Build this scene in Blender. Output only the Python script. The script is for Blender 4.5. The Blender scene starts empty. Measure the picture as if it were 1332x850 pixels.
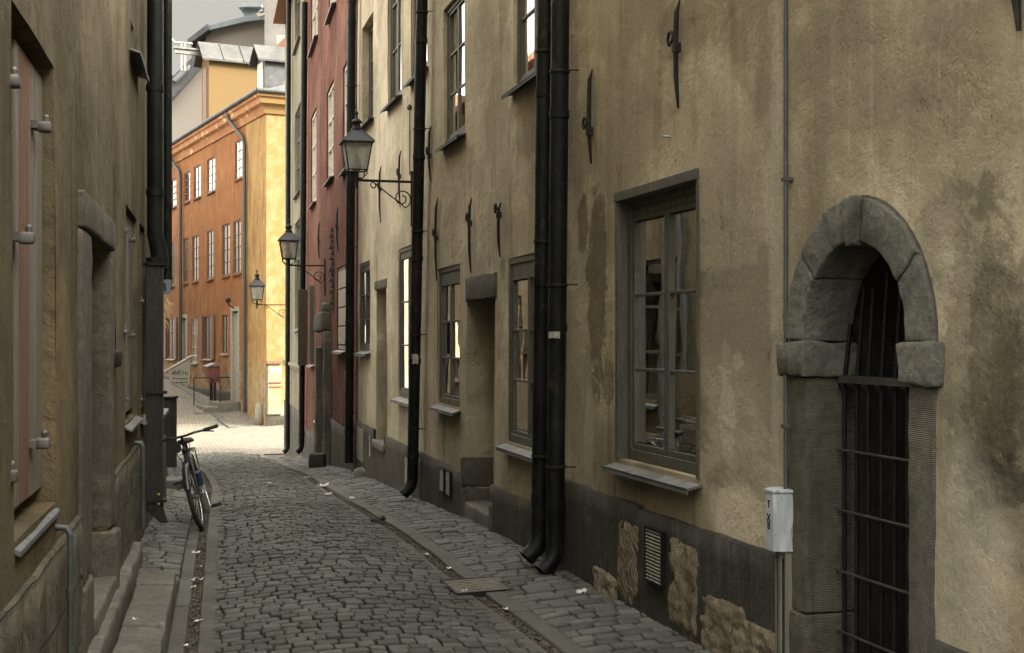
import bpy, math, random
from mathutils import Vector, Matrix, noise
R = math.radians
random.seed(7)
F, CX, CY, EYE = 1650.0, 666.0, 440.0, 1.6
scene = bpy.context.scene
col = scene.collection

# ------------------------------------------------------------------ ground profile
PROF = [(-400,0),(0,0),(10.3,0),(13.86,-.17),(18.75,-.38),(24.3,-.85),(29.8,-1.2),(36,-1.83),(44,-1.86),(48,-1.78),(51,-1.33),(62,-.55),(80,.6),(120,3),(500,3)]
def _lin(y):
    for (a,za),(b,zb) in zip(PROF, PROF[1:]):
        if y <= b: return za+(zb-za)*(y-a)/(b-a)
    return PROF[-1][1]
def prof(y):
    return sum(_lin(y+d) for d in (-1.2,-.8,-.4,0,.4,.8,1.2))/7
def xR(y):
    if y < 8.99: return 2.909-.2939*y
    if y < 18.75: return 2.667-.267*y
    if y < 29.8: return 1.99-.2309*y
    return -4.89-.24*(y-29.8)
def xL(y):
    if y < 15.9: return -.652-.228*y
    return -4.28-.275*(y-15.9)
def gz(x, y):
    z = prof(y)
    if y < 42:
        a = xR(y)-x; b = x-xL(y)
        if a < .6: c = .03*(1-max(a,-1)/.6)
        elif b < .35: c = .03*(1-max(b,-1)/.35)
        else:
            w = xR(y)-xL(y)-1.5
            t = (b-.63)/max(w,.1)
            c = -.012 + (.05*math.sin(math.pi*min(max(t,0),1)))
        z += c*min(1,(42-y)/5)
    z += .012*noise.noise(Vector((x*.9,y*.9,3)))*(1 if y<60 else 0)
    return z
def at(px, py, Y): return Vector(((px-CX)/F*Y, Y, EYE+(CY-py)/F*Y))

# ------------------------------------------------------------------ mesh builder
class MB:
    def __init__(s): s.v=[]; s.f=[]; s.uv=[]; s.sm=[]
    def add(s, vs, fs, smooth=False, uvs=None):
        b=len(s.v); s.v+= [Vector(p) for p in vs]
        s.uv += uvs if uvs else [(0,0)]*len(vs)
        for f in fs: s.f.append(tuple(b+i for i in f)); s.sm.append(smooth)
        return b
    def box(s, fr, a0,a1,b0,b1,c0,c1):
        P=[fr(a,b,c) for a in (a0,a1) for b in (b0,b1) for c in (c0,c1)]
        s.add(P,[(0,1,3,2),(4,6,7,5),(0,4,5,1),(2,3,7,6),(0,2,6,4),(1,5,7,3)])
    def rbox(s, fr, a0,a1,b0,b1,c0,c1, step=.1, r=.02, amp=.006, freq=6.0):
        lo=(min(a0,a1),min(b0,b1),min(c0,c1)); hi=(max(a0,a1),max(b0,b1),max(c0,c1))
        r=min([r]+[(hi[i]-lo[i])*.45 for i in range(3)])
        n=[max(1,min(60,int((hi[i]-lo[i]-2*r)/step+.5))) for i in range(3)]
        cs=[]
        for i in range(3):
            L=[lo[i],lo[i]+r*.35]+[lo[i]+r+(hi[i]-lo[i]-2*r)*k/n[i] for k in range(n[i]+1)]+[hi[i]-r*.35,hi[i]]
            cs.append(L)
        def q(p):
            c=Vector([min(max(p[i],lo[i]+r),hi[i]-r) for i in range(3)])
            d=Vector(p)-c
            if d.length>1e-9: 
                m=max(abs(x) for x in d); d=d.normalized()*m
            w=Vector(fr(*(c+d)))
            nv=noise.noise_vector(w*freq)*amp + noise.noise_vector(w*freq*3+Vector((5,5,5)))*amp*.4
            return w+nv
        for ax in range(3):
            i,j=[k for k in range(3) if k!=ax]
            for side in (lo[ax],hi[ax]):
                A,B=cs[i],cs[j]; vs=[]
                for a in A:
                    for b in B:
                        p=[0,0,0]; p[ax]=side; p[i]=a; p[j]=b; vs.append(q(p))
                nb=len(B)
                fs=[]
                for x in range(len(A)-1):
                    for y in range(nb-1):
                        f=(x*nb+y,(x+1)*nb+y,(x+1)*nb+y+1,x*nb+y+1)
                        if (side==lo[ax])^(ax==1): f=f[::-1]
                        fs.append(f)
                s.add(vs,fs,True)
    def tube(s, pts, rad, n=10, caps=True, smooth=True):
        pts=[Vector(p) for p in pts]
        if not isinstance(rad,(list,tuple)): rad=[rad]*len(pts)
        t0=(pts[1]-pts[0]).normalized()
        up=Vector((0,0,1)) if abs(t0.z)<.9 else Vector((1,0,0))
        nx=t0.cross(up).normalized(); vs=[]
        for k,p in enumerate(pts):
            if k==0: t=t0
            elif k==len(pts)-1: t=(pts[k]-pts[k-1]).normalized()
            else: t=((pts[k+1]-pts[k]).normalized()+(pts[k]-pts[k-1]).normalized()).normalized()
            nx=(nx-t*nx.dot(t)).normalized(); ny=t.cross(nx)
            for i in range(n):
                a=2*math.pi*i/n; vs.append(p+(nx*math.cos(a)+ny*math.sin(a))*rad[k])
        fs=[]
        for k in range(len(pts)-1):
            for i in range(n):
                j=(i+1)%n; fs.append((k*n+i,k*n+j,(k+1)*n+j,(k+1)*n+i))
        s.add(vs,fs,smooth)
        if caps:
            s.add(vs[:n],[tuple(range(n))[::-1]]); s.add(vs[-n:],[tuple(range(n))])
    def prism(s, poly, off):            # poly: list of world points (planar), off: vector
        n=len(poly); off=Vector(off)
        vs=[Vector(p) for p in poly]+[Vector(p)+off for p in poly]
        fs=[tuple(range(n)),tuple(range(2*n-1,n-1,-1))]+[(i,i+n,(i+1)%n+n,(i+1)%n) for i in range(n)]
        s.add(vs,fs)
    def ball(s, c, rx, ry=None, rz=None, n=10, m=6):
        ry=ry or rx; rz=rz or rx; vs=[]; c=Vector(c)
        for k in range(m+1):
            th=math.pi*k/m
            for i in range(n):
                a=2*math.pi*i/n
                vs.append(c+Vector((rx*math.sin(th)*math.cos(a),ry*math.sin(th)*math.sin(a),rz*math.cos(th))))
        s.add(vs,[(k*n+i,(k+1)*n+i,(k+1)*n+(i+1)%n,k*n+(i+1)%n) for k in range(m) for i in range(n)],True)
    def lathe(s, c, prof_, n=12, axis=None, smooth=True):   # prof: (radius, height)
        c=Vector(c); az=(axis or Vector((0,0,1))).normalized()
        ax=az.orthogonal().normalized(); ay=az.cross(ax); vs=[]
        for r_,h in prof_:
            for i in range(n):
                a=2*math.pi*(i+.5)/n; vs.append(c+az*h+(ax*math.cos(a)+ay*math.sin(a))*r_)
        s.add(vs,[(k*n+i,k*n+(i+1)%n,(k+1)*n+(i+1)%n,(k+1)*n+i) for k in range(len(prof_)-1) for i in range(n)],smooth)
    def build(s, name, mat, parent=None, bevel=0, loc=None):
        root=parent
        while root is not None and root.parent is not None: root=root.parent
        L=root.location.copy() if root is not None else Vector(loc or (0,0,0))
        me=bpy.data.meshes.new(name)
        me.from_pydata([tuple(p-L) for p in s.v],[],s.f)
        uvl=me.uv_layers.new(name='UVMap')
        idx=[0]*len(me.loops); me.loops.foreach_get('vertex_index',idx)
        flat=[]
        for i in idx: flat+=[s.uv[i][0],s.uv[i][1]]
        uvl.data.foreach_set('uv',flat)
        me.polygons.foreach_set('use_smooth',s.sm)
        for m in (mat if isinstance(mat,(list,tuple)) else [mat]): me.materials.append(m)
        me.update()
        o=bpy.data.objects.new(name,me); col.objects.link(o)
        if parent is not None: o.parent=parent
        else: o.location=L
        if bevel:
            b=o.modifiers.new('bevel','BEVEL'); b.width=bevel; b.segments=2; b.limit_method='ANGLE'; b.angle_limit=R(40)
            w=o.modifiers.new('wn','WEIGHTED_NORMAL')
        return o
def tag(o,label=None,cat=None,group=None,kind=None):
    if label: o['label']=label
    if cat: o['category']=cat
    if group: o['group']=group
    if kind: o['kind']=kind
    return o
def empty(name,loc,label,cat,group=None):
    o=bpy.data.objects.new(name,None); col.objects.link(o); o.location=Vector(loc); o.empty_display_size=.2
    return tag(o,label,cat,group)
def WORLD(a,b,c): return Vector((a,b,c))

class Wall:
    def __init__(s,p0,d,n):
        s.p=Vector((p0[0],p0[1])); s.d=Vector(d).normalized(); s.n=Vector(n).normalized()
    def P(s,u,v,o=0.0):
        q=s.p+s.d*u+s.n*o; return Vector((q.x,q.y,v))
    def UY(s,px,off=0.0):
        k=(px-CX)/F; q=s.p+s.n*off     # (q.x+u dx)=k(q.y+u dy)
        u=(k*q.y-q.x)/(s.d.x-k*s.d.y); return u,q.y+u*s.d.y
    def U(s,px,off=0.0): return s.UY(px,off)[0]
    def V(s,px,py,off=0.0): return EYE+(CY-py)/F*s.UY(px,off)[1]
    def fr(s): return lambda a,b,c: s.P(a,b,c)
    def at_y(s,y): return (y-s.p.y)/s.d.y

def rwall(p0,p1):   # right-hand wall, normal faces the lane
    d=Vector((p1[0]-p0[0],p1[1]-p0[1])).normalized(); return Wall(p0,d,(-d.y,d.x))
def lwall(p0,p1):
    d=Vector((p1[0]-p0[0],p1[1]-p0[1])).normalized(); return Wall(p0,d,(d.y,-d.x))
W1=rwall((.267,8.99),(-.02,9.967)); W1=Wall((.267,8.99),(-.2939,1),(-1,-.2939))
W2=Wall((.267,8.99),(-.267,1),(-1,-.267))
W3=Wall((-2.34,18.75),(-.2309,1),(-1,-.2309))
W4=Wall((-4.89,29.8),(-.24,1),(-1,-.24))
WL=Wall((-.652,0),(-.228,1),(1,.228))
WL3=Wall((-4.9,16.2),(-.29,1),(1,.29))
WO=Wall((-9.3,48),(-.513,1),(-1,-.513))
WC=Wall((-9.3,48),(1,.513),(.513,-1))
WL4=Wall((-15.2,46.0),(-.5,1),(1,.5))
WL4b=Wall((-15.2,46.0),(-1,-.3),(.3,-1))

# ------------------------------------------------------------------ materials
class G:
    def __init__(s,name):
        s.m=bpy.data.materials.new(name); s.m.use_nodes=True; s.nt=s.m.node_tree
        s.b=s.nt.nodes['Principled BSDF']; s.out=s.nt.nodes['Material Output']
        s.tc=s.nt.nodes.new('ShaderNodeTexCoord')
    def n(s,t,**k):
        x=s.nt.nodes.new(t)
        for a,b in k.items(): setattr(x,a,b)
        return x
    def l(s,a,b): s.nt.links.new(a,b)
    def put(s,sock,val):
        if hasattr(val,'is_linked') or isinstance(val,bpy.types.NodeSocket): s.l(val,sock)
        else: sock.default_value=val
    def obj(s): return s.tc.outputs['Object']
    def uv(s): return s.tc.outputs['UV']
    def map(s,vec,scale=(1,1,1),loc=(0,0,0),rot=(0,0,0)):
        x=s.n('ShaderNodeMapping'); s.l(vec,x.inputs[0]); x.inputs['Scale'].default_value=scale; x.inputs['Location'].default_value=loc; x.inputs['Rotation'].default_value=rot
        return x.outputs[0]
    def noise(s,vec,scale,detail=5,rough=.55,dist=0):
        x=s.n('ShaderNodeTexNoise'); s.l(vec,x.inputs['Vector']); x.inputs['Scale'].default_value=scale; x.inputs['Detail'].default_value=detail; x.inputs['Roughness'].default_value=rough; x.inputs['Distortion'].default_value=dist
        return x.outputs[0]
    def vor(s,vec,scale,feature='F1',out='Distance',rand=1):
        x=s.n('ShaderNodeTexVoronoi',feature=feature); s.l(vec,x.inputs['Vector']); x.inputs['Scale'].default_value=scale; x.inputs['Randomness'].default_value=rand
        return x.outputs[out]
    def math(s,op,a,b=0.0,clamp=False):
        x=s.n('ShaderNodeMath',operation=op,use_clamp=clamp); s.put(x.inputs[0],a); s.put(x.inputs[1],b); return x.outputs[0]
    def ss(s,v,a,b,lo=0.0,hi=1.0):      # smoothstep remap
        x=s.n('ShaderNodeMapRange',interpolation_type='SMOOTHSTEP'); s.put(x.inputs[0],v); 
        x.inputs[1].default_value=a; x.inputs[2].default_value=b; x.inputs[3].default_value=lo; x.inputs[4].default_value=hi; return x.outputs[0]
    def mix(s,fac,a,b,mode='MIX'):
        x=s.n('ShaderNodeMix',data_type='RGBA',blend_type=mode); s.put(x.inputs[0],fac)
        for sock,v in ((x.inputs[6],a),(x.inputs[7],b)):
            if isinstance(v,(tuple,list)): v=tuple(v)+((1,) if len(v)==3 else ())
            s.put(sock,v)
        return x.outputs[2]
    def xyz(s,vec):
        x=s.n('ShaderNodeSeparateXYZ'); s.l(vec,x.inputs[0]); return x.outputs
    def bump(s,h,strength=.5,dist=.01,normal=None):
        x=s.n('ShaderNodeBump'); s.l(h,x.inputs['Height']); x.inputs['Strength'].default_value=strength; x.inputs['Distance'].default_value=dist
        if normal is not None: s.l(normal,x.inputs['Normal'])
        return x.outputs[0]
    def done(s,color,rough=.8,normal=None,metal=0,spec=None):
        if isinstance(color,(tuple,list)): color=tuple(color)+((1,) if len(color)==3 else ())
        s.put(s.b.inputs['Base Color'],color); s.put(s.b.inputs['Roughness'],rough); s.b.inputs['Metallic'].default_value=metal
        if spec is not None: s.b.inputs['Specular IOR Level'].default_value=spec
        if normal is not None: s.l(normal,s.b.inputs['Normal'])
        return s.m

def stucco(name, base, dark, light, stains=(), patches=(), lights=(), grain=1.0, streak=.5, scars=.5,fresh=True):
    g=G(name); uv=g.uv()
    big=g.noise(uv,.55,4,.6); mid=g.noise(uv,2.6,6,.65,.4); fine=g.noise(uv,34,5,.75)
    st=g.noise(g.map(uv,(3.2,.35,1)),1.6,5,.6,.5)
    c=g.mix(g.ss(big,.36,.64),base,dark)
    c=g.mix(g.ss(mid,.5,.72,0,.6),c,light)
    c=g.mix(g.math('MULTIPLY',g.ss(st,.48,.7),streak),c,tuple(x*.55 for x in dark))
    st2=g.noise(g.map(uv,(7,.5,1),(3,1,0)),2.2,4,.6,.3)
    c=g.mix(g.math('MULTIPLY',g.ss(st2,.56,.74),streak*.6),c,tuple(min(1,x*1.25) for x in light))
    X=g.xyz(uv)
    wob=g.noise(uv,4.5,6,.7,.6); wob2=g.noise(g.map(uv,(1,1,1),(9,4,0)),14,5,.7)
    hsum=None
    def blob(u,v,ru,rv,soft=.35,rag=1.0):
        du=g.math('DIVIDE',g.math('SUBTRACT',X[0],u),ru); dv=g.math('DIVIDE',g.math('SUBTRACT',X[1],v),rv)
        d=g.math('SQRT',g.math('ADD',g.math('MULTIPLY',du,du),g.math('MULTIPLY',dv,dv)))
        d=g.math('ADD',d,g.math('MULTIPLY',g.math('SUBTRACT',wob,.5),2.4*rag))
        d=g.math('ADD',d,g.math('MULTIPLY',g.math('SUBTRACT',wob2,.5),.8*rag))
        return g.ss(d,1+soft*.5,1-soft*.5)
    def rect(u0,u1,v0,v1,soft=.02,rag=.12):
        w=g.math('MULTIPLY',g.math('SUBTRACT',wob2,.5),rag)
        w1=g.math('MULTIPLY',g.math('SUBTRACT',wob,.5),rag)
        a=g.math('ADD',X[0],w); b=g.math('ADD',X[1],w1)
        m=g.math('MULTIPLY',g.ss(a,u0-soft,u0+soft),g.ss(a,u1+soft,u1-soft))
        return g.math('MULTIPLY',m,g.math('MULTIPLY',g.ss(b,v0-soft,v0+soft),g.ss(b,v1+soft,v1-soft)))
    for (u0,u1,v0,v1,colr,amt) in patches: c=g.mix(g.math('MULTIPLY',rect(u0,u1,v0,v1),amt),c,colr)
    for (u,v,ru,rv,colr,amt) in stains: c=g.mix(g.math('MULTIPLY',blob(u,v,ru,rv),amt),c,colr)
    for (u,v,ru,rv,colr,amt) in lights: c=g.mix(g.math('MULTIPLY',blob(u,v,ru,rv,.6,.6),amt),c,colr)
    # old trowelled patches of slightly different tone, and hairline cracks
    dn=g.n('ShaderNodeTexNoise'); g.l(uv,dn.inputs[0]); dn.inputs['Scale'].default_value=1.7; dn.inputs['Detail'].default_value=5; ds=g.n('ShaderNodeVectorMath',operation='SCALE'); g.l(dn.outputs[1],ds.inputs[0]); ds.inputs['Scale'].default_value=1.3
    da=g.n('ShaderNodeVectorMath',operation='ADD'); g.l(uv,da.inputs[0]); g.l(ds.outputs[0],da.inputs[1])
    vp=g.vor(g.map(da.outputs[0],(1,.7,1),(2,1,0)),.8,'SMOOTH_F1','Color'); vx=g.xyz(vp)
    wv=g.noise(uv,3.2,5,.6)
    c=g.mix(g.math('MULTIPLY',g.ss(g.math('ADD',vx[0],g.math('MULTIPLY',wv,.5)),.72,.95),.35),c,tuple(min(1,x*1.15+.01) for x in light))
    c=g.mix(g.math('MULTIPLY',g.ss(g.math('ADD',vx[1],g.math('MULTIPLY',wv,.5)),.78,1.0),.40),c,tuple(x*.8 for x in dark))
    cn=g.noise(g.map(uv,(1,1,1),(1,7,0)),1.3,7,.62,.4); ck=g.ss(g.math('ABSOLUTE',g.math('SUBTRACT',cn,.5)),.0035,.001)
    c=g.mix(g.math('MULTIPLY',g.math('MULTIPLY',ck,g.ss(g.noise(uv,.9,2,.5),.56,.62)),.7*scars*2),c,tuple(x*.25 for x in dark))
    # small chips and pits
    ch=g.vor(g.map(uv,(1,1,1)),9,'F1'); chm=g.ss(g.noise(uv,1.2,3,.5),.58,.68)
    c=g.mix(g.math('MULTIPLY',g.math('MULTIPLY',g.ss(ch,.12,.04),chm),scars),c,tuple(x*.35 for x in dark))
    c=g.mix(g.ss(fine,.35,.7,.0,.28),c,tuple(x*.6 for x in base))
    n1=g.noise(uv,85,6,.75); n2=g.noise(uv,30,5,.75); n3=g.noise(uv,5,4,.6,.2)
    gm=g.noise(uv,.9,4,.55); 
    h=g.math('ADD',g.math('MULTIPLY',n1,g.ss(gm,.38,.62,.2,1.0)),g.math('MULTIPLY',n2,g.ss(gm,.38,.62,.35,1.5)))
    nb=g.bump(h,1.0,.023*grain); nb=g.bump(n3,.7,.05,nb)
    c=g.mix(g.ss(n2,.44,.30,0,.4),c,tuple(x*.4 for x in dark)); c=g.mix(g.ss(n1,.45,.25,0,.5),c,tuple(x*.4 for x in dark))
    return g.done(c,.95,nb,spec=.15)

def stone(name,a,b,scale=3,grain=1,tool=None,rough=.9,crack=False,moss=None,island=0):
    g=G(name); ob=g.obj()
    c=g.mix(g.ss(g.noise(ob,scale,6,.65,.5),.3,.7),a,b)
    c=g.mix(g.ss(g.noise(ob,scale*9,5,.7),.35,.7,0,.5),c,tuple(x*.45 for x in a))
    if moss: c=g.mix(g.ss(g.noise(g.map(ob,(1,1,1),(7,3,1)),scale*.9,5,.6),.55,.68,0,.8),c,moss)
    if island:
        gi=g.n('ShaderNodeNewGeometry'); r=gi.outputs['Random Per Island']
        c=g.mix(g.ss(r,0,1,0,island),c,tuple(x*1.9 for x in b))
        c=g.mix(g.ss(g.noise(ob,.9,5,.6,.5),.50,.68,0,.6),c,tuple(x*.55*t_ for x,t_ in zip(a,(1.1,1.0,.8)))); c=g.mix(g.ss(g.noise(g.map(ob,(1,1,1),(4,1,7)),1.3,5,.65,.5),.54,.7,0,.35),c,tuple(x*1.6 for x in b))
        c=g.mix(g.math('MULTIPLY',g.math('FRACT',g.math('MULTIPLY',r,37.7)),island*.8),c,tuple(x*.5 for x in a))
    st=g.noise(g.map(ob,(5,5,.7)),2.2,5,.65,.3)
    c=g.mix(g.ss(st,.52,.7,0,.5 if not island else 0),c,tuple(x*.5 for x in a))
    if not island:
        gp=g.n('ShaderNodeNewGeometry'); e_=g.math('ADD',gp.outputs['Pointiness'],g.math('MULTIPLY',g.math('SUBTRACT',g.noise(ob,22,5,.7),.5),.12))
        c=g.mix(g.ss(e_,.525,.60,0,.65),c,tuple(min(1,x*2.0) for x in b)); c=g.mix(g.ss(e_,.47,.40,0,.7),c,tuple(x*.3 for x in a))
    h=g.math('ADD',g.noise(ob,55,6,.75),g.math('MULTIPLY',g.noise(ob,11,5,.6),1.6))
    nb=g.bump(h,.9,.008*grain)
    if tool:    # chiselled parallel grooves
        w=g.n('ShaderNodeTexWave',wave_type='BANDS',bands_direction=tool[0]); g.l(g.map(ob,(1,1,1),(0,0,0),tool[2] if len(tool)>2 else (0,0,0)),w.inputs[0]); w.inputs['Scale'].default_value=tool[1]; w.inputs['Distortion'].default_value=1.6; w.inputs['Detail'].default_value=3; w.inputs['Detail Scale'].default_value=3
        c=g.mix(g.ss(w.outputs[1],.55,.1,0,.8),c,tuple(x*.25 for x in a))
        nb=g.bump(w.outputs[1],1,.006,nb)
    return g.done(c,rough,nb,spec=.25)

def paint(name,c0,c1=None,rough=.55,metal=0,chip=None,amt=.5,grain=(1,1,1),bumpd=.002,spec=None,sc=6):
    g=G(name); ob=g.map(g.obj(),grain)
    c=g.mix(g.ss(g.noise(ob,sc,5,.65),.35,.65),c0,c1 or tuple(x*.7 for x in c0))
    if chip: c=g.mix(g.ss(g.noise(g.map(ob,(1,1,1),(3,8,2)),sc*2.2,6,.75),.58,.63,0,amt),c,chip)
    r=g.ss(g.noise(ob,sc*3,4,.6),.3,.7,rough-.12,min(1,rough+.15))
    return g.done(c,r,g.bump(g.noise(ob,40,5,.7),.6,bumpd),metal,spec)

# wall coordinates used for stains on the near wall
u=lambda px: W1.U(px)
mould=(.075,.062,.04)
W1v=lambda px,py: W1.V(px,py)
M={}
PL=(.46,.395,.265); PD=(.32,.27,.175); PLt=(.60,.535,.39)
M['near']=stucco('near_plaster',PL,PD,PLt,
  stains=[(u(1278),W1v(1278,460),.26,.50,(.17,.15,.105),.8),(u(1290),W1v(1290,480),.14,.40,mould,.7),(u(1328),W1v(1328,590),.24,.44,mould,.6),(u(1300),W1v(1300,625),.16,.10,(.02,.018,.014),.75),(u(1228),W1v(1228,560),.05,.30,(.17,.15,.105),.6),(u(800),W1v(800,645),.025,.12,(.16,.13,.085),.8),(u(902),W1v(902,668),.03,.13,(.16,.13,.085),.8),(u(1220),W1v(1220,330),.16,.26,(.24,.215,.16),.6),
          (u(775),W1v(775,380),.16,.62,(.12,.10,.07),.85),(u(757),W1v(757,290),.10,.22,(.12,.095,.06),.8),(u(790),W1v(790,490),.12,.14,(.12,.095,.06),.75),
          (u(900),W1v(900,30),.5,.16,(.12,.09,.05),.4),(u(945),W1v(945,540),.09,.28,(.46,.41,.32),.6),(u(960),W1v(960,470),.06,.05,(.5,.45,.36),.6),
          (u(1120),W1v(1120,80),.5,.35,(.25,.215,.15),.5)],
  patches=[(u(1002),u(909),W1v(960,640),W1v(960,345),(.20,.165,.108),.85),(u(1004),u(985),W1v(995,360),W1v(995,318),(.20,.165,.108),.85),(u(1022),u(1008),-.2,4,(.36,.32,.235),.5)],
  lights=[(u(880),W1v(880,665),.55,.10,(.5,.42,.28),.5),(u(960),W1v(960,670),.32,.14,(.58,.52,.38),.7),(u(765),W1v(765,570),.10,.32,(.56,.5,.36),.6),(u(1250),W1v(1250,760),.3,.45,(.58,.53,.40),.55),(u(1010),W1v(1010,300),.07,.9,(.56,.5,.38),.6)],grain=1.15)
M['mid']=stucco('mid_plaster',(.46,.398,.28),(.33,.282,.192),(.56,.495,.37),
  stains=[(W2.U(630),W2.V(630,350),.34,.13,(.36,.33,.26),.6),(W2.U(652),W2.V(652,350),.10,.10,(.13,.10,.07),.5),(W2.U(690),W2.V(690,150),.4,.3,(.2,.165,.11),.6)],
  patches=[(W2.U(655),W2.U(646),W2.V(650,470),W2.V(650,405),(.2,.16,.11),.6),(W2.U(700),W2.U(655),W2.V(680,700),W2.V(680,620),(.26,.2,.12),.5)],grain=.9,streak=.55)
M['red']=stucco('red_plaster',(.13,.046,.027),(.085,.031,.02),(.185,.09,.055),grain=.8,streak=.7)
M['pale']=stucco('pale_plaster',(.19,.175,.12),(.145,.132,.093),(.23,.215,.16),grain=.8)
M['left']=stucco('left_plaster',(.135,.112,.068),(.09,.075,.046),(.185,.158,.102),grain=.9,streak=.75,
  stains=[(WL.U(76),WL.V(76,465),.10,.045,(.06,.05,.03),.9),(WL.at_y(5.1),1.3,.5,.8,(.2,.15,.08),.5)])
M['left_far']=stucco('far_left_plaster',(.40,.34,.23),(.33,.28,.18),(.46,.41,.3))
M['white_plaster']=stucco('white_plaster',(.19,.175,.155),(.165,.152,.135),(.215,.2,.18),streak=.3,scars=0)
def orange():
    g=G('orange_plaster'); uv=g.uv(); X=g.xyz(uv)
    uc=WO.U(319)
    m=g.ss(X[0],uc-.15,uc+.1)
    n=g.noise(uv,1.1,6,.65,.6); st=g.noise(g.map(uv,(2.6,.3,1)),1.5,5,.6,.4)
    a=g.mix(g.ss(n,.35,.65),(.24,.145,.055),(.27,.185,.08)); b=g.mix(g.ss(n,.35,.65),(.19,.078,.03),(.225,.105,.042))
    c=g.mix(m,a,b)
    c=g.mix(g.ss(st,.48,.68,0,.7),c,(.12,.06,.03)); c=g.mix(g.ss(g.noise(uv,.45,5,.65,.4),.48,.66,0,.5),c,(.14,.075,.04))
    c=g.mix(g.ss(g.noise(g.map(uv,(1,1,1),(5,2,0)),2.4,6,.75,.5),.60,.66,0,.4),c,(.38,.29,.17))
    # flaking towards the foot of the wall
    low=g.math('MULTIPLY',g.ss(X[1],1.6,-.4),g.ss(g.noise(uv,2.2,6,.7),.42,.55))
    c=g.mix(g.math('MULTIPLY',low,.75),c,(.27,.22,.15))
    return g.done(c,.95,g.bump(g.noise(uv,14,5,.7),.5,.02),spec=.1)
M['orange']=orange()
def yellow():
    g=G('yellow_plaster'); uv=g.uv(); X=g.xyz(uv)
    c=g.mix(g.ss(g.noise(uv,2.2,6,.7,.6),.4,.62),(.20,.125,.048),(.235,.165,.085))
    c=g.mix(g.ss(g.noise(g.map(uv,(1,.4,1),(4,4,0)),3.2,6,.7,.5),.55,.68,0,.6),c,(.17,.105,.045))
    c=g.mix(g.math('MULTIPLY',g.ss(X[1],-.7,-1.3),.8),c,(.3,.27,.2))
    return g.done(c,.95,g.bump(g.noise(uv,14,5,.7),.5,.02),spec=.1)
M['yellow']=yellow()
def plinth(name,a,b,tan=(.2,.155,.09)):
    g=G(name); ob=g.uv()
    c=g.mix(g.ss(g.noise(ob,1.8,6,.65,.5),.35,.65),a,b)
    c=g.mix(g.ss(g.noise(g.map(ob,(6,.6,1)),2,5,.6,.3),.5,.72,0,.55),c,tuple(x*2.0 for x in b))
    c=g.mix(g.ss(g.noise(g.map(ob,(1,1,1),(2,6,0)),2.2,6,.7),.58,.7,0,.4),c,tan)
    c=g.mix(g.ss(g.noise(ob,30,5,.7),.4,.7,0,.4),c,tuple(x*.4 for x in a))
    h=g.math('ADD',g.noise(ob,60,6,.75),g.noise(ob,14,5,.6))
    return g.done(c,.85,g.bump(g.noise(ob,3.5,4,.6),.5,.03,g.bump(h,.9,.008)),spec=.3)
M['plinth']=plinth('dark_plinth',(.022,.021,.017),(.046,.043,.034))
M['plinth2']=plinth('brown_plinth',(.028,.025,.018),(.055,.049,.036))
def rubble():
    g=G('rubble_plinth'); uv=g.uv()
    w=g.noise(uv,3,4,.6)
    br=g.n('ShaderNodeTexBrick'); mv=g.n('ShaderNodeVectorMath',operation='ADD'); sc=g.n('ShaderNodeVectorMath',operation='SCALE')
    nz=g.n('ShaderNodeTexNoise'); g.l(uv,nz.inputs[0]); nz.inputs['Scale'].default_value=2.5; g.l(nz.outputs[1],sc.inputs[0]); sc.inputs['Scale'].default_value=.07
    g.l(uv,mv.inputs[0]); g.l(sc.outputs[0],mv.inputs[1]); g.l(mv.outputs[0],br.inputs[0])
    br.inputs['Scale'].default_value=1; br.inputs['Brick Width'].default_value=.55; br.inputs['Row Height'].default_value=.27; br.inputs['Mortar Size'].default_value=.012; br.inputs['Mortar Smooth'].default_value=.4
    c=g.mix(g.ss(g.noise(uv,4,6,.7,.4),.35,.65),(.06,.055,.038),(.125,.11,.078))
    c=g.mix(g.ss(g.noise(g.map(uv,(1,1,1),(4,2,0)),9,6,.75),.5,.7,0,.6),c,(.05,.045,.03))
    c=g.mix(g.math('MULTIPLY',br.outputs['Fac'],.6),c,(.03,.028,.02))
    h=g.math('ADD',g.noise(uv,40,6,.7),g.math('MULTIPLY',g.noise(uv,7,5,.6,.5),2.2))
    h=g.math('SUBTRACT',h,g.math('MULTIPLY',br.outputs['Fac'],1.3))
    return g.done(c,.9,g.bump(h,1,.018),spec=.25)
M['rubble']=rubble()
M['sett']=stone('sett_stone',(.048,.051,.043),(.080,.083,.071),7,1.6,rough=.55,island=.45)
M['sett_walk']=stone('walkway_stone',(.062,.064,.055),(.104,.105,.093),7,1.6,rough=.55,island=.45)
M['kerb']=stone('kerb_stone',(.070,.070,.06),(.105,.102,.088),2.5,.9,rough=.75,island=.2)
M['slab']=stone('slab_stone',(.10,.094,.078),(.155,.147,.125),2.0,1.1,rough=.8,moss=(.07,.07,.045))
M['frame_stone']=stone('door_stone',(.075,.069,.053),(.135,.124,.098),2.2,1.2,rough=.9,moss=(.06,.06,.04))
M['arch_stone']=stone('arch_stone',(.10,.10,.08),(.20,.196,.163),3.2,3.4,rough=.75,moss=(.055,.06,.042))
M['jamb_stone']=stone('jamb_stone',(.15,.142,.108),(.25,.235,.185),2.6,1.6,tool=('Z',42),moss=(.075,.08,.055))
M['tan_stone']=stone('exposed_stone',(.24,.195,.125),(.36,.30,.20),5,2.6,tool=('X',14,(0,.5,.4)))
M['tan_rough']=stone('exposed_rough_stone',(.21,.17,.11),(.36,.305,.215),9,4.0,moss=(.05,.04,.026))
def soil(name,a,b):
    g=G(name); ob=g.obj()
    c=g.mix(g.noise(ob,9,6,.7),a,b); return g.done(c,.95,g.bump(g.noise(ob,70,6,.8),1,.012))
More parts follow.
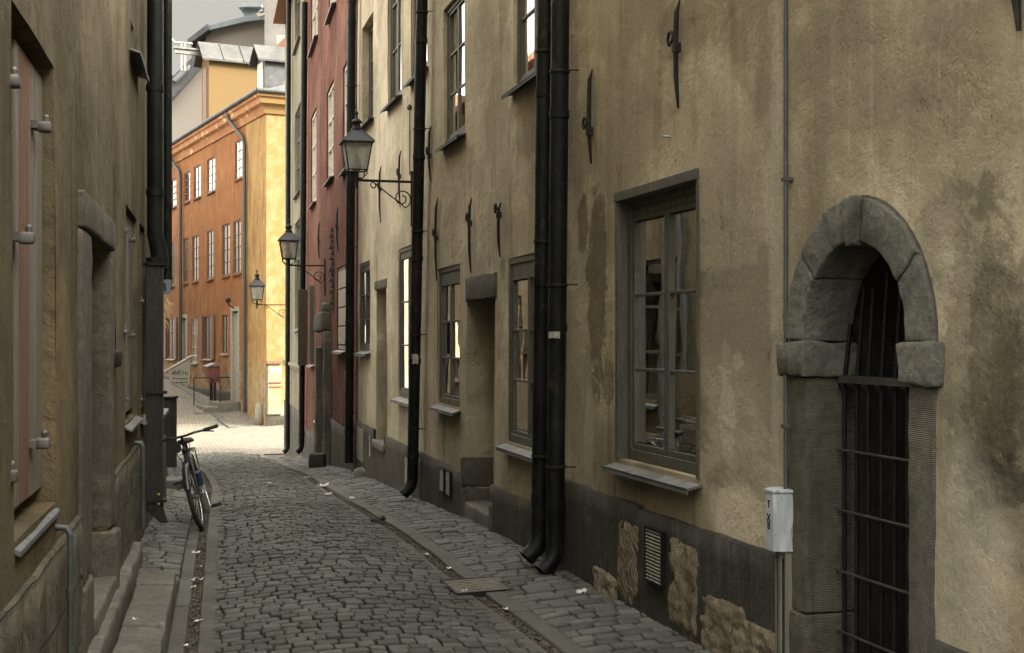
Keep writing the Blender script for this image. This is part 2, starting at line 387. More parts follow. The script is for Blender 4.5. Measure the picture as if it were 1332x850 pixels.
M['soil']=soil('joint_soil',(.020,.019,.015),(.05,.047,.036))
M['gravel']=stone('gutter_gravel',(.05,.045,.034),(.10,.09,.065),8,1,island=.7)
def far_sett():
    g=G('far_setts'); ob=g.obj()
    br=g.n('ShaderNodeTexBrick'); g.l(g.map(ob,(1,1,1),(0,0,0),(0,0,R(15))),br.inputs[0]); br.inputs['Scale'].default_value=1
    br.inputs['Brick Width'].default_value=.16; br.inputs['Row Height'].default_value=.13; br.inputs['Mortar Size'].default_value=.014; br.inputs['Mortar Smooth'].default_value=.5
    br.inputs['Color1'].default_value=(.10,.094,.08,1); br.inputs['Color2'].default_value=(.19,.178,.15,1); br.inputs['Mortar'].default_value=(.07,.06,.045,1)
    c=g.mix(g.ss(g.noise(ob,.6,6,.65),.35,.65,0,.6),br.outputs['Color'],(.15,.13,.10))
    h=g.math('SUBTRACT',g.math('MULTIPLY',g.noise(ob,3,5,.7),.8),g.math('MULTIPLY',br.outputs['Fac'],1.0))
    return g.done(c,.85,g.bump(h,.9,.025),spec=.25)
M['far_sett']=far_sett()
M['pipe']=paint('black_pipe_paint',(.004,.005,.0045),(.010,.013,.012),.45,0,(.045,.034,.024),.6,(1,1,.5),.008,spec=.15,sc=6)
M['iron']=paint('wrought_iron',(.008,.008,.008),(.020,.017,.015),.65,0,(.05,.028,.016),.5,spec=.25,sc=14)
M['iron_old']=paint('galvanised_iron',(.07,.067,.06),(.12,.115,.105),.55,.3,(.06,.035,.02),.6,sc=12)
M['wood_green']=paint('grey_green_paint',(.046,.046,.032),(.074,.073,.054),.6,0,(.19,.18,.15),.4,(8,8,1.2),sc=3)
M['wood_dark']=paint('dark_painted_wood',(.03,.028,.02),(.05,.046,.034),.6,0,(.1,.09,.07),.3,(8,8,1),sc=3)
M['wood_grey']=paint('weathered_grey_wood',(.10,.09,.072),(.15,.135,.11),.8,0,(.07,.05,.04),.7,(12,12,.8),.004,sc=2.2)
M['wood_salmon']=paint('worn_salmon_wood',(.14,.058,.028),(.085,.052,.034),.8,0,(.085,.075,.06),.9,(5,5,.45),.004,sc=2.2)
M['wood_brown']=paint('brown_shutter_paint',(.10,.045,.026),(.13,.065,.04),.7,0,None,.3,(8,8,1),sc=2)
M['white_paint']=paint('white_window_paint',(.42,.39,.33),(.32,.3,.25),.6,0,(.15,.13,.1),.5)
M['pale_paint']=paint('pale_grey_paint',(.26,.25,.21),(.2,.19,.16),.6,0,(.1,.09,.07),.5)
M['zinc']=paint('zinc_sheet',(.10,.10,.095),(.16,.16,.155),.5,.25,(.1,.085,.06),.5,sc=5)
M['zinc_dark']=paint('dark_roof_metal',(.03,.034,.037),(.05,.054,.058),.7,.05,(.12,.11,.1),.4,sc=1.5)
M['zinc_light']=paint('pale_roof_metal',(.032,.034,.033),(.055,.056,.054),.8,0,(.03,.03,.03),.4,sc=1.2)
M['box_paint']=paint('weathered_blue_white_paint',(.42,.45,.46),(.28,.31,.33),.6,0,(.12,.12,.11),.8,(1.5,1.5,.35),sc=16)
M['channel']=paint('weathered_metal_channel',(.15,.145,.11),(.2,.195,.155),.6,.2,(.07,.065,.05),.6,(6,6,.8),sc=4)
M['conduit']=paint('grey_blue_conduit',(.045,.052,.05),(.07,.078,.076),.55,.1,(.05,.05,.04),.5,sc=6)
M['shaft']=paint('dark_metal_cladding',(.14,.135,.125),(.18,.175,.165),.7,.1,None,.3,sc=.8)
M['blue_metal']=paint('blue_grey_metal',(.10,.12,.13),(.14,.155,.16),.6,.1,None,.3,sc=.8)
M['sticker']=paint('torn_white_sticker',(.42,.42,.38),(.2,.2,.18),.7,0,(.1,.1,.09),.9,sc=30)
M['yellow_sticker']=paint('yellow_green_sticker',(.45,.42,.08),(.3,.3,.06),.6)
M['paper']=paint('white_paper',(.55,.54,.54),(.42,.42,.43),.8)
M['red_box']=paint('red_mailbox_paint',(.13,.035,.03),(.09,.025,.02),.5)
M['sign']=paint('grey_sign_board',(.5,.48,.39),(.43,.41,.33),.6)
M['pole']=paint('pale_pole_paint',(.82,.76,.66),(.75,.7,.6),.5)
M['black']=paint('black_lettering',(.006,.006,.006),(.009,.009,.008),.6,spec=.15)
M['plate']=paint('blue_grey_plate',(.2,.25,.27),(.17,.22,.24),.4)
M['rubber']=paint('black_rubber',(.012,.012,.012),(.02,.02,.018),.75,bumpd=.001)
M['chrome']=paint('scratched_chrome',(.55,.55,.53),(.4,.4,.38),.25,1.0,(.15,.1,.06),.4)
M['bike_paint']=paint('black_cycle_paint',(.015,.014,.013),(.03,.027,.024),.35)
M['blue_plastic']=paint('blue_plastic',(.02,.06,.12),(.015,.045,.1),.4)
M['straw']=paint('dried_straw',(.75,.62,.36),(.6,.45,.22),.7)
M['curtain']=paint('old_curtain',(.075,.062,.042),(.05,.042,.03),.9,0,None,.3,(9,9,.4),sc=3)
M['curtain_pale']=paint('pale_curtain',(.42,.38,.3),(.3,.27,.2),.9,0,None,.3,(9,9,.4),sc=3)
M['tile']=paint('red_roof_tile',(.22,.10,.06),(.16,.08,.05),.85,0,None,.3,sc=2)
M['notice']=paint('ochre_notice_board',(.26,.17,.08),(.32,.24,.13),.8,sc=3)
M['notice_white']=paint('white_notice',(.5,.48,.44),(.46,.44,.4),.7)
M['zinc_sill']=paint('weathered_sill_metal',(.075,.078,.08),(.11,.115,.12),.6,.1,(.04,.035,.03),.6,sc=7)
M['casing']=paint('dark_casing_paint',(.010,.009,.007),(.018,.015,.012),.75,0,(.04,.035,.03),.4,(3,3,.6),sc=5)
M['hatched']=paint('faded_slatted_wood',(.085,.065,.042),(.055,.043,.03),.85,0,(.12,.1,.07),.6,(14,14,.8),sc=2)
M['iron_old2']=paint('rusty_gate_iron',(.035,.033,.03),(.06,.055,.05),.5,.2,(.05,.03,.02),.5,sc=14)
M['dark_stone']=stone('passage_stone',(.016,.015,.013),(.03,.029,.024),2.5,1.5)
M['dormer']=stucco('dormer_plaster',(.15,.10,.045),(.11,.075,.035),(.21,.165,.10))
def glass():
    g=G('window_glass'); ob=g.obj()
    nb=g.bump(g.noise(ob,2.0,2,.5,.2),.06,.02)
    fr=g.n('ShaderNodeFresnel'); fr.inputs['IOR'].default_value=1.95; g.l(nb,fr.inputs['Normal'])
    gl=g.n('ShaderNodeBsdfGlossy'); gl.inputs['Roughness'].default_value=.015; gl.inputs['Color'].default_value=(.95,.95,.95,1); g.l(nb,gl.inputs['Normal'])
    tr=g.n('ShaderNodeBsdfTransparent'); tr.inputs['Color'].default_value=(.62,.64,.58,1)
    mx=g.n('ShaderNodeMixShader'); g.l(g.math('ADD',fr.outputs[0],.03),mx.inputs[0]); g.l(tr.outputs[0],mx.inputs[1]); g.l(gl.outputs[0],mx.inputs[2])
    g.l(mx.outputs[0],g.out.inputs['Surface']); g.nt.nodes.remove(g.b); return g.m
M['glass']=glass()
def dullglass():
    g=G('dull_window_glass'); return g.done((.06,.05,.045),.25,spec=.35)  # dark, dull pane that mirrors little of the bright sky
M['dull_pane']=dullglass()
def lampglass():
    g=G('lantern_glass'); ob=g.obj()
    tr=g.n('ShaderNodeBsdfTransparent'); tr.inputs['Color'].default_value=(.8,.8,.76,1)
    df=g.n('ShaderNodeBsdfTranslucent'); df.inputs['Color'].default_value=(.55,.56,.52,1)
    d2=g.n('ShaderNodeBsdfDiffuse'); d2.inputs['Color'].default_value=(.42,.42,.38,1)
    m0=g.n('ShaderNodeMixShader'); m0.inputs[0].default_value=.5; g.l(df.outputs[0],m0.inputs[1]); g.l(d2.outputs[0],m0.inputs[2])
    mx=g.n('ShaderNodeMixShader'); g.l(g.ss(g.noise(ob,9,4,.6),.3,.7,.45,.7),mx.inputs[0]); g.l(tr.outputs[0],mx.inputs[1]); g.l(m0.outputs[0],mx.inputs[2])
    g.l(mx.outputs[0],g.out.inputs['Surface']); g.nt.nodes.remove(g.b); return g.m
M['lampglass']=lampglass()
M['bulb']=paint('dull_lamp_bulb',(.13,.12,.11),(.1,.1,.09),.3)
M['bottle']=paint('pale_bottle_glass',(.65,.66,.62),(.5,.5,.48),.12)

# ------------------------------------------------------------------ walls
def lay(a,b,step,extra):
    pts=sorted(set([a,b]+[e for e in extra if a<e<b])); out=[]
    for p,q in zip(pts,pts[1:]):
        n=max(1,int(math.ceil((q-p)/step-1e-6)))
        out+=[p+(q-p)*k/n for k in range(n)]
    return out+[pts[-1]]
def disp(W,u_,v_,amp): 
    p=W.P(u_,v_); return amp*(noise.noise(p*.7)+.45*noise.noise(p*2.1+Vector((9,9,9))))
def wall_part(name,W,u0,u1,v0,v1,holes,mat,parent,rd=.12,step=.3,amp=.012,thick=6.0,arches=(),skip_body=False,capv=None):
    mb=MB(); us=lay(u0,u1,step,[h[i] for h in holes for i in (0,1)]+[x for a in arches for x in (a[0]-a[2],a[0]+a[2])])
    vs=lay(v0,v1,step,[h[i] for h in holes for i in (2,3)]+[x for a in arches for x in (a[3],a[1],a[1]+a[2])])
    def inh(u_,v_):
        for h in holes:
            if h[0]<u_<h[1] and h[2]<v_<h[3]: return True
        for a in arches:
            if abs(u_-a[0])<a[2] and a[3]<v_<a[1]+a[2]: return True
        return False
    nv=len(vs); V=[]; UV=[]
    flip=(W.d.x*W.n.y-W.d.y*W.n.x)>0
    for a in us:
        for b in vs: V.append(W.P(a,b,disp(W,a,b,amp))); UV.append((a,b))
    fs=[]
    for i in range(len(us)-1):
        for j in range(nv-1):
            if inh((us[i]+us[i+1])/2,(vs[j]+vs[j+1])/2): continue
            f=(i*nv+j,(i+1)*nv+j,(i+1)*nv+j+1,i*nv+j+1)
            fs.append(f[::-1] if flip else f)
    mb.add(V,fs,True,UV)
    for h in holes:
        d=h[4] if len(h)>4 else rd
        for (a,b,c,e) in ((h[0],h[2],h[0],h[3]),(h[1],h[2],h[1],h[3]),(h[0],h[2],h[1],h[2]),(h[0],h[3],h[1],h[3])):
            q=[(a,b,disp(W,a,b,amp)),(c,e,disp(W,c,e,amp)),(c,e,-d),(a,b,-d)]
            mb.add([W.P(*x) for x in q],[(0,1,2,3)],False,[(x[0]+x[2],x[1]+x[2]*.3) for x in q])
    for (uc,sp,r,vb) in arches:      # wall fill round a semicircular head
        n=24; arc=[(uc-r*math.cos(math.pi*k/n),sp+r*math.sin(math.pi*k/n)) for k in range(n+1)]
        for (a,b),(c,e) in zip(arc,arc[1:]):
            q=[(a,b),(c,e),(c,sp+r),(a,sp+r)]
            mb.add([W.P(x,y,disp(W,x,y,amp)) for x,y in q],[(0,1,2,3)],True,q)
    if not skip_body:
        t=-thick; ft=0
        for q in ([(u0,v0,0),(u0,v1,0),(u0,v1,t),(u0,v0,t)],[(u1,v0,0),(u1,v1,0),(u1,v1,t),(u1,v0,t)],[(u0,v0,t),(u1,v0,t),(u1,v1,t),(u0,v1,t)]):
            mb.add([W.P(*x) for x in q],[(0,1,2,3)],False,[(x[0]+x[2],x[1]) for x in q])
        # an inner lining keeps rooms dark behind the windows
        q=[(u0,v0,-1.6),(u1,v0,-1.6),(u1,v1,-1.6),(u0,v1,-1.6)]
        mb.add([W.P(*x) for x in q],[(0,1,2,3)],False,[(x[0],x[1]) for x in q])
    return mb.build(name,mat,parent)
def roof_part(W,u0,u1,v1,parent,mat,thick=6.0,rise=3.0,eave=.35,flat=False):
    mb=MB()
    pr=[(eave,v1-.05),(eave,v1+.06),(-thick/2,v1+rise),(-thick-eave,v1+.06),(-thick-eave,v1-.05)]
    a=[W.P(u0,z,o) for o,z in pr]; off=W.P(u1,0,0)-W.P(u0,0,0)
    mb.prism(a,off); return mb.build('roof',mat,parent)

def window(parent,W,ua,ub,va,vb,depth=.09,rows=3,cols=2,fm='wood_green',sill=True,curtain='curtain',pane='glass',head=None,fw=.045,glz=.022,sillmat='zinc',tiny=False,mull=.07):
    """hole ua<ub, va<vb. frame with casement rails, panes and metal sill"""
    fr=W.fr(); mb=MB(); o1=-depth+.03; o0=-depth-.03
    for (a,b,c,d) in ((ua,ua+fw,va,vb),(ub-fw,ub,va,vb),(ua+fw,ub-fw,va,va+fw*1.3),(ua+fw,ub-fw,vb-fw,vb)): mb.box(fr,a,b,c,d,o0,o1)
    if head: mb.box(fr,ua,ub,vb-fw-head,vb-fw+.004,o0,o1-.012)
    f=mb.build('window',M[fm],parent,0 if tiny else .004)
    top=vb-fw-(head or 0)
    ia,ib,ic,id_=ua+fw,ub-fw,va+fw*1.3,top
    cw=(ib-ia)/cols
    if not tiny:
        for k in range(cols):
            a=ia+cw*k+.004; b=a+cw-.008; s=mull/2; mc=MB(); p0=o0+.01; p1=o1-.012
            for q in ((a,a+s,ic,id_),(b-s,b,ic,id_),(a+s,b-s,ic,ic+s*1.2),(a+s,b-s,id_-s,id_)): mc.box(fr,*q,p0,p1)
            hh=(id_-ic-2.2*s)/rows
            for r_ in range(1,rows):
                z=ic+1.2*s+hh*r_; mc.box(fr,a+s,b-s,z-glz/2,z+glz/2,p0+.006,p1-.004)
            mc.build('casement',M[fm],f,.003)
            if pane:
                for r_ in range(rows):
                    z0=ic+1.2*s+hh*r_+glz/2; z1=z0+hh-glz; mp=MB()
                    t=random.uniform(-.0035,.0035); t2=random.uniform(-.003,.003); om=(p0+p1)/2
                    P=[W.P(a+s,z0,om+t),W.P(b-s,z0,om-t),W.P(b-s,z1,om-t+t2),W.P(a+s,z1,om+t+t2)]
                    mp.add(P,[(0,1,2,3)]); mp.build('pane',M[pane],f)
    else:
        mc=MB()
        for k in range(1,cols): mc.box(fr,ia+cw*k-.02,ia+cw*k+.02,ic,id_,o0,o1)
        for r_ in range(1,rows):
            z=ic+(id_-ic)*r_/rows; mc.box(fr,ia,ib,z-.015,z+.015,o0+.004,o1-.004)
        mc.build('glazing_bars',M[fm],f)
        if pane:
            mp=MB(); om=(o0+o1)/2; mp.add([W.P(ia,ic,om),W.P(ib,ic,om),W.P(ib,id_,om),W.P(ia,id_,om)],[(0,1,2,3)]); mp.build('pane',M[pane],f)
    if curtain:
        mp=MB(); n=26; V=[]
        for k in range(n+1):
            uu=ua+(ub-ua)*k/n
            for z in (va,vb): V.append(W.P(uu,z,-depth-.16+.018*math.sin(k*2.1)+.01*math.sin(k*5.3)))
        mp.add(V,[(2*k,2*k+2,2*k+3,2*k+1) for k in range(n)],True); mp.build('curtain',M[curtain],f)
    if sill:
        ms=MB(); e=.05
        P=[(ua-e,va-.005,-depth),(ub+e,va-.005,-depth),(ub+e,va-.045,.085),(ua-e,va-.045,.085)]
        A=[W.P(*p) for p in P]; ms.prism(A,(0,0,-.014))
        A2=[W.P(ua-e,va-.045,.085),W.P(ub+e,va-.045,.085),W.P(ub+e,va-.045,.079),W.P(ua-e,va-.045,.079)]; ms.prism(A2,(0,0,-.03))
        ms.build('sill',M[sillmat],f)
    return f
def plinth_part(W,segs,mat,parent,o=.035,step=.25,amp=.012,holes=()):
    """segs: list of (u0,u1,top_z) ; foot below the ground"""
    for (a,b,top) in segs:
        mb=MB()
        us=lay(a,b,step,[h[i] for h in holes for i in (0,1)]); n=len(us); 
        tops=[top+.012*noise.noise(W.P(x,top)*3) for x in us]
        zb=min(prof(W.P(x,0).y) for x in us)-.35; m=8; V=[]; UV=[]
        for x,t in zip(us,tops):
            for j in range(m+1):
                z=zb+(t-zb)*j/m; V.append(W.P(x,z,o+disp(W,x,z,amp)+.006*noise.noise(W.P(x,z)*5))); UV.append((x,z))
            V.append(W.P(x,t+.006,-.02)); UV.append((x,t+.03))
        fs=[(i*(m+2)+j,(i+1)*(m+2)+j,(i+1)*(m+2)+j+1,i*(m+2)+j+1) for i in range(n-1) for j in range(m+1)]
        mb.add(V,fs,True,UV)
        for x in (us[0],us[-1]):
            q=[(x,zb,-.1),(x,zb,o+.004),(x,top,o+.004),(x,top,-.1)]
            mb.add([W.P(*k) for k in q],[(0,1,2,3)],False,[(k[0]+k[2],k[1]) for k in q])
        mb.build('plinth',M[mat],parent)
def anchor(parent,W,px,yt,yb,curl=None,w=.018,side=1):
    off=.03; u0,_=W.UY(px,off); zt=W.V(px,yt,off); zb=W.V(px,yb,off); fr=W.fr(); mb=MB(); H=zt-zb
    pts=[(u0-.002,zt,.012),(u0+.002,zt-H*.12,.03),(u0,zt-H*.4,.035),(u0-.001,zb+H*.3,.034),(u0+.001,zb,.020)]
    rr=[w*.25,w*.75,w*.8,w*.75,w*.35]
    mb.tube([W.P(*p) for p in pts],rr,6,smooth=False)
    zc=zt-H*(curl if curl is not None else .45)
    mb.box(fr,u0-w,u0+w,zc-.05,zc-.0,.012,.05)
    # forged curl standing off the bar
    c=[]
    for k in range(15):
        a=R(-60)+R(330)*k/14; rad=.042-.016*k/14
        c.append(W.P(u0+side*(.040+rad*math.cos(a)),zc+.035+rad*math.sin(a),.045+.004*k/14))
    mb.tube(c,.009,5)
    return mb.build('wall_anchor',M['iron'],parent)
def downpipe(parent,W,pt,pb,ytop,ybot,off,rad,z_top=None,shoe=True,name='downpipe',toward=-1,joints=(1.2,),rings=True,mat='pipe'):
    """pt/pb: pixel columns of the pipe axis at heights ytop/ybot; carries on upwards to z_top"""
    ut,ub=W.U(pt,off),W.U(pb,off); zt=W.V(pt,ytop,off); zb=W.V(pb,ybot,off)
    sl=(ut-ub)/(zt-zb); zz=z_top or zt
    A=W.P(ub+sl*(zz-zb),zz,off); B=W.P(ub,zb,off); mb=MB()
    if shoe:
        path=[A,W.P(ub+sl*.02,zb+.20,off)]
        for k in range(1,6):
            a=R(11*k); path.append(W.P(ub+toward*.02*math.sin(a),zb+.20-.17*math.sin(a)*1.0,off+.14*(1-math.cos(a))*1.1))
        e=path[-1]; d=(path[-1]-path[-2]).normalized(); path.append(e+d*.05)
        mb.tube(path,[rad]*(len(path)-1)+[rad*1.04],18,caps=False)
        # a dark inside wall so the mouth reads as open
        mb.tube(path[-3:],[rad*.9]*3,18,caps=False); mb.add([path[-3]+Vector((0,0,0))]*3,[(0,1,2)])
    else: mb.tube([A,B],rad,18)
    L=zz-zb; z=zb+.42; 
    ringz=[]
    if rings:
        while z<min(zz-.1,zb+7): ringz.append(z); z+=random.uniform(1.0,1.5)
    for z in ringz:
        c=W.P(ub+sl*(z-zb),z,off); mb.tube([c,c+Vector((0,0,.05))],rad*1.10,18)
    p=mb.build(name,M[mat],parent)
    for z in ringz[::1]:
        mc=MB(); zc=z+.3; c=W.P(ub+sl*(zc-zb),zc,off)
        mc.tube([c,c+Vector((0,0,.018))],rad*1.13,18); mc.tube([W.P(ub+sl*(zc-zb)-rad*.8,zc+.01,off),W.P(ub+sl*(zc-zb)-rad-.015,zc+.01,.0)],.005,5)
        mc.build('clamp',M['iron'],p)
    return p
# =================================================================== RIGHT: near house
def RR(W,xl,xr,yt,yb,xm=None):      # rectangle on a right-hand wall from its far (left) edge
    xm=xl if xm is None else xm
    return (W.U(xr),W.U(xl),W.V(xm,yb),W.V(xm,yt))
def RL(W,xl,xr,yt,yb,xm=None):      # on a left-hand wall, heights read at its near (left) edge
    xm=xl if xm is None else xm
    return (W.U(xl),W.U(xr),W.V(xm,yb),W.V(xm,yt))
TOP=13.0
u1a=W1.at_y(-4); u1b=W1.at_y(8.985)
H1=empty('plastered_house',W1.P(-3,0,-1),'ochre plastered house with an arched stone doorway and a large dark casement window','house')
win=RR(W1,805,908,262,597)
ucL,ucR=W1.U(1029),W1.U(1219); uc=(ucL+ucR)/2; Ro=(ucL-ucR)/2; Ri=Ro-.16; SP=1.585
arch=(uc,SP,Ri+.07,-.6)
up1=[(a,a+1.1,4.9,6.5) for a in (-8.2,-5.4,-2.9)]
wall_part('wall',W1,u1a,u1b,-.6,6.0,[win],M['near'],H1,arches=(arch,),step=.22,amp=.014)
roof_part(W1,u1a,u1b,6.0,H1,M['tile'],rise=.8)
window(H1,W1,*win,depth=.085,rows=3,fm='wood_green',curtain=None,fw=.05,mull=.06,head=.05,glz=.018)
# wooden reveal board round the window
mb=MB(); fr1=W1.fr()
a,b,c,d=win
for q in ((b-.004,b+.035,c,d+.05),(a-.012,a+.006,c,d+.05)): mb.box(fr1,*q,-.09,.012)
mb.box(fr1,a-.014,b+.037,d-.006,d+.052,-.09,.022); mb.build('window_surround',M['wood_green'],H1,.004)
# curtain halves, inner window and shelf inside the room
mb=MB(); n=40; V=[]
for k in range(n+1):
    uu=a+(b-a)*k/n
    for z in (c+.48 if uu>a+(b-a)*.52 else c+.0,d): V.append(W1.P(uu,z,-.30+.02*math.sin(k*1.7)+.012*math.sin(k*4.1)))
mb.add(V,[(2*k,2*k+2,2*k+3,2*k+1) for k in range(n)],True); mb.build('curtain',M['curtain'],H1)
mb=MB(); mb.box(fr1,a-.05,b+.05,c-.02,c+.012,-.34,-.13); mb.build('inner_sill',M['pale_paint'],H1,.003)
# plinth
pt=.62
doorL=uc-Ri-.3; doorR=uc+Ri+.3
segs=[(u1a,uc-Ro-.01,.50),(uc+Ro+.0,W1.U(838),.615),(W1.U(838)+.001,u1b,.63)]
plinth_part(W1,segs,'plinth',H1,o=.04,step=.15)
# rough stones showing through the plinth
def expose(px0,px1,py0,py1,mat,name='exposed_stone',bulge=.012):
    ua,ub=W1.U(px1,.04),W1.U(px0,.04); pm=(px0+px1)/2
    zb,zt=W1.V(pm,py1,.04),W1.V(pm,py0,.04)
    n=26; V=[]; UV=[]; idx={}; mb=MB()
    for i in range(n+1):
        for j in range(n+1):
            x=2*i/n-1; y=2*j/n-1
            e=(abs(x)**7+abs(y)**7)**(1/7)
            p=W1.P((ua+ub)/2+(ub-ua)/2*x,(zb+zt)/2+(zt-zb)/2*y,0)
            e+=.09*noise.noise(p*6)
            h=.040+bulge*(1-min(1,e)**6) if e<1.0 else .0
            h+=(.010*noise.noise(p*26)+.008*noise.noise(p*11)) if e<1 else 0
            V.append(W1.P((ua+ub)/2+(ub-ua)/2*x,(zb+zt)/2+(zt-zb)/2*y,h))
    m=n+1; mb.add(V,[(i*m+j,(i+1)*m+j,(i+1)*m+j+1,i*m+j+1) for i in range(n) for j in range(n)],True)
    o=mb.build(name,M[mat],H1); return o
tag(expose(803,832,676,790,'tan_stone'),'tan stone with slanting chisel grooves')
tag(expose(870,910,704,826,'tan_rough'),'coarse pitted tan stone')
expose(912,972,780,866,'tan_rough'); expose(965,1012,812,892,'tan_rough'); expose(772,806,742,782,'tan_rough',bulge=.022)
# vent grille
def grille(parent,W,x0,x1,y0,y1,nsl=14,off=.055,mat='iron'):
    xm=(x0+x1)/2; ua,ub=W.U(x1,off),W.U(x0,off); zb,zt=W.V(xm,y1,off),W.V(xm,y0,off); fr=W.fr(); mb=MB(); f=.008
    for q in ((ua,ua+f,zb,zt),(ub-f,ub,zb,zt),(ua+f,ub-f,zb,zb+f),(ua+f,ub-f,zt-f,zt)): mb.box(fr,*q,.01,off+.01)
    mb.box(fr,ua+f,ub-f,zb+f,zt-f,.01,off-.012)
    o=mb.build('vent_grille',M['black'] ,parent)
    m2=MB()
    for k in range(nsl):
        z=zb+f+(zt-zb-2*f)*(k+.3)/nsl
        P=[W.P(ua+f,z,off+.008),W.P(ub-f,z,off+.008),W.P(ub-f,z+(zt-zb)/nsl*.5,off-.004),W.P(ua+f,z+(zt-zb)/nsl*.5,off-.004)]
        m2.prism(P,(0,0,.003))
    m2.build('slat',M['channel'] if mat=='iron' else M[mat],o); return o
grille(H1,W1,840,862,688,760,15,off=.062)
# arch surround: jamb stones, impost blocks, voussoirs
fr=W1.fr()
for side in (1,-1):
    mb=MB(); e0=uc+side*(Ri+.0); e1=uc+side*Ro
    zs=[-.25,.40,1.43] if side>0 else [-.25,.22,1.43]
    for z0,z1 in zip(zs,zs[1:]):
        k=.0 if z0>0 else .012
        mb.rbox(fr,e0,e1+side*k,z0+.004,z1-.004,-.24,.015+k,step=.03,r=.008,amp=.006,freq=8)
    mb.build('door_jamb',M['jamb_stone'],H1)
    mb=MB(); mb.rbox(fr,e0-side*.03,e1+side*.045,1.43,1.585,-.22,.048,step=.022,r=.014,amp=.014,freq=9); mb.build('impost',M['arch_stone'],H1)
mb=MB(); cuts=[0,34,80,97,140,180]     # angle from the near (camera) side, degrees
for a0,a1 in zip(cuts,cuts[1:]):
    key=(a0==80); r0=Ri-(.018 if key else 0); r1=Ro+(.008 if key else 0); oo=.034 if key else .026+.006*math.sin(a0)
    def arcfr(A,B,Cc,r0=r0): return W1.P(uc-math.cos(A)*B,SP+.0+math.sin(A)*B*1.08,Cc)
    g_=.35/57.3
    # rounded voussoir in polar coordinates
    sub=MB(); sub.rbox(lambda A,B,Cc: Vector((A,B,Cc)),R(a0)+g_,R(a1)-g_,r0,r1,-.22,oo,step=.035,r=.010,amp=0)
    V=[]
    for p in sub.v:
        w=arcfr(p.x,p.y,p.z); V.append(w+noise.noise_vector(w*6)*.010+noise.noise_vector(w*19)*.0055)
    mb.add(V,sub.f,True)
mb.build('arch_surround',M['arch_stone'],H1)
# mortar fillet behind the arch stones
mb=MB(); n=24; P=[]
for k in range(n+1):
    t=math.pi*k/n
    for r_,o_ in ((Ri+.02,.0),(Ro+.006,.006),(Ro+.012,-.05)): P.append(W1.P(uc-math.cos(t)*r_,SP+math.sin(t)*r_*1.08,o_))
mb.add(P,[(3*k+j,3*k+3+j,3*k+4+j,3*k+1+j) for k in range(n) for j in (0,1)],True); mb.build('arch_mortar',M['arch_stone'],H1)
# dark passage behind the gate
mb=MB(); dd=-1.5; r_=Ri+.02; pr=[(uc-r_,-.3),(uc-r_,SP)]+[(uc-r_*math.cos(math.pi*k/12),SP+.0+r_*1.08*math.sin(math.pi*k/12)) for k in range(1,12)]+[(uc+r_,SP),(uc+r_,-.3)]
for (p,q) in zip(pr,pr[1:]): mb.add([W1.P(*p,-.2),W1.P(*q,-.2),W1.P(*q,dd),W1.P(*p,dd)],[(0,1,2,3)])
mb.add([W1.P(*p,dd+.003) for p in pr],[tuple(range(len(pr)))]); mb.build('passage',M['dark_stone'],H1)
mb=MB(); mb.rbox(fr,uc-Ro,uc+Ro,-.3,.10,-.9,.06,step=.1,r=.02); mb.build('threshold',M['slab'],H1)
# iron gate
gate=MB(); go=-.15; ga,gb=uc-Ri+.0,uc+Ri-.0
px=1130
zr=W1.V(1083,492,go)
hz=[W1.V(1083,y,go) for y in (583,660,738,815)]
gate.box(fr,ga,gb,zr-.018,zr+.014,go-.016,go+.016)
for z in hz: gate.tube([W1.P(ga,z,go+.016),W1.P(gb,z,go+.016)],.0065,6)
G1=gate.build('gate',M['iron_old2'],H1)
nb_=8
for k in range(nb_):
    t=(k+.6)/nb_; uu=ga+(gb-ga)*t; x=(uu-uc)/Ri; zt=SP+math.sqrt(max(0,1-x*x))*Ri*1.02-.05-.04*((k*7)%3)
    b_=MB(); b_.tube([W1.P(uu,.10,go),W1.P(uu+.004*((k%3)-1),zr,go),W1.P(uu+.012*((k%3)-1),zt,go-.03)],[.0095,.010,.009],7)
    b_.tube([W1.P(uu,zr-.045,go+.006),W1.P(uu,zr-.02,go+.02)],.014,7)
    b_.build('gate_bar',M['black'],G1)
# wall anchors on the near house
anchor(H1,W1,880,0,141,.40,.020); anchor(H1,W1,767,90,213,.62,.020); anchor(H1,W1,1322,-120,40,.45,.022)
mb=MB(); nu=W1.U(866,.02); nz=W1.V(866,178,.02); mb.tube([W1.P(nu,nz,-.02),W1.P(nu,nz,.045)],.008,6); mb.build('nail',M['sticker'],H1)
# pipes at the joint between the two houses
downpipe(H1,W1,729,722,0,748,.115,.062,z_top=5.9)
H2=empty('plastered_house',W2.P(4,0,-1),'long ochre plastered house between the double drainpipe and the red house','house')
downpipe(H2,W2,710,702,0,730,.13,.060,z_top=6.3)
for x0,x1,y0,y1 in ((714,730,424,439),): 
    pass
def sticker(parent,W,xc,yc,w,h,off,rad,mat,name='sticker'):
    uu=W.U(xc,off+rad); z=W.V(xc,yc,off+rad); mb=MB(); n=6; V=[]
    for k in range(n+1):
        a=(k/n-.5)*w/rad
        for zz in (-h/2,h/2):
            V.append(W.P(uu+math.sin(a)*rad*1.03+.0,z+zz*(1+.12*math.sin(k*2.3)),off+math.cos(a)*rad*1.03+.001))
    # turned to face the viewer's side of the pipe
    mb.add(V,[(2*k,2*k+2,2*k+3,2*k+1) for k in range(n)],True); return mb.build(name,M[mat],parent)
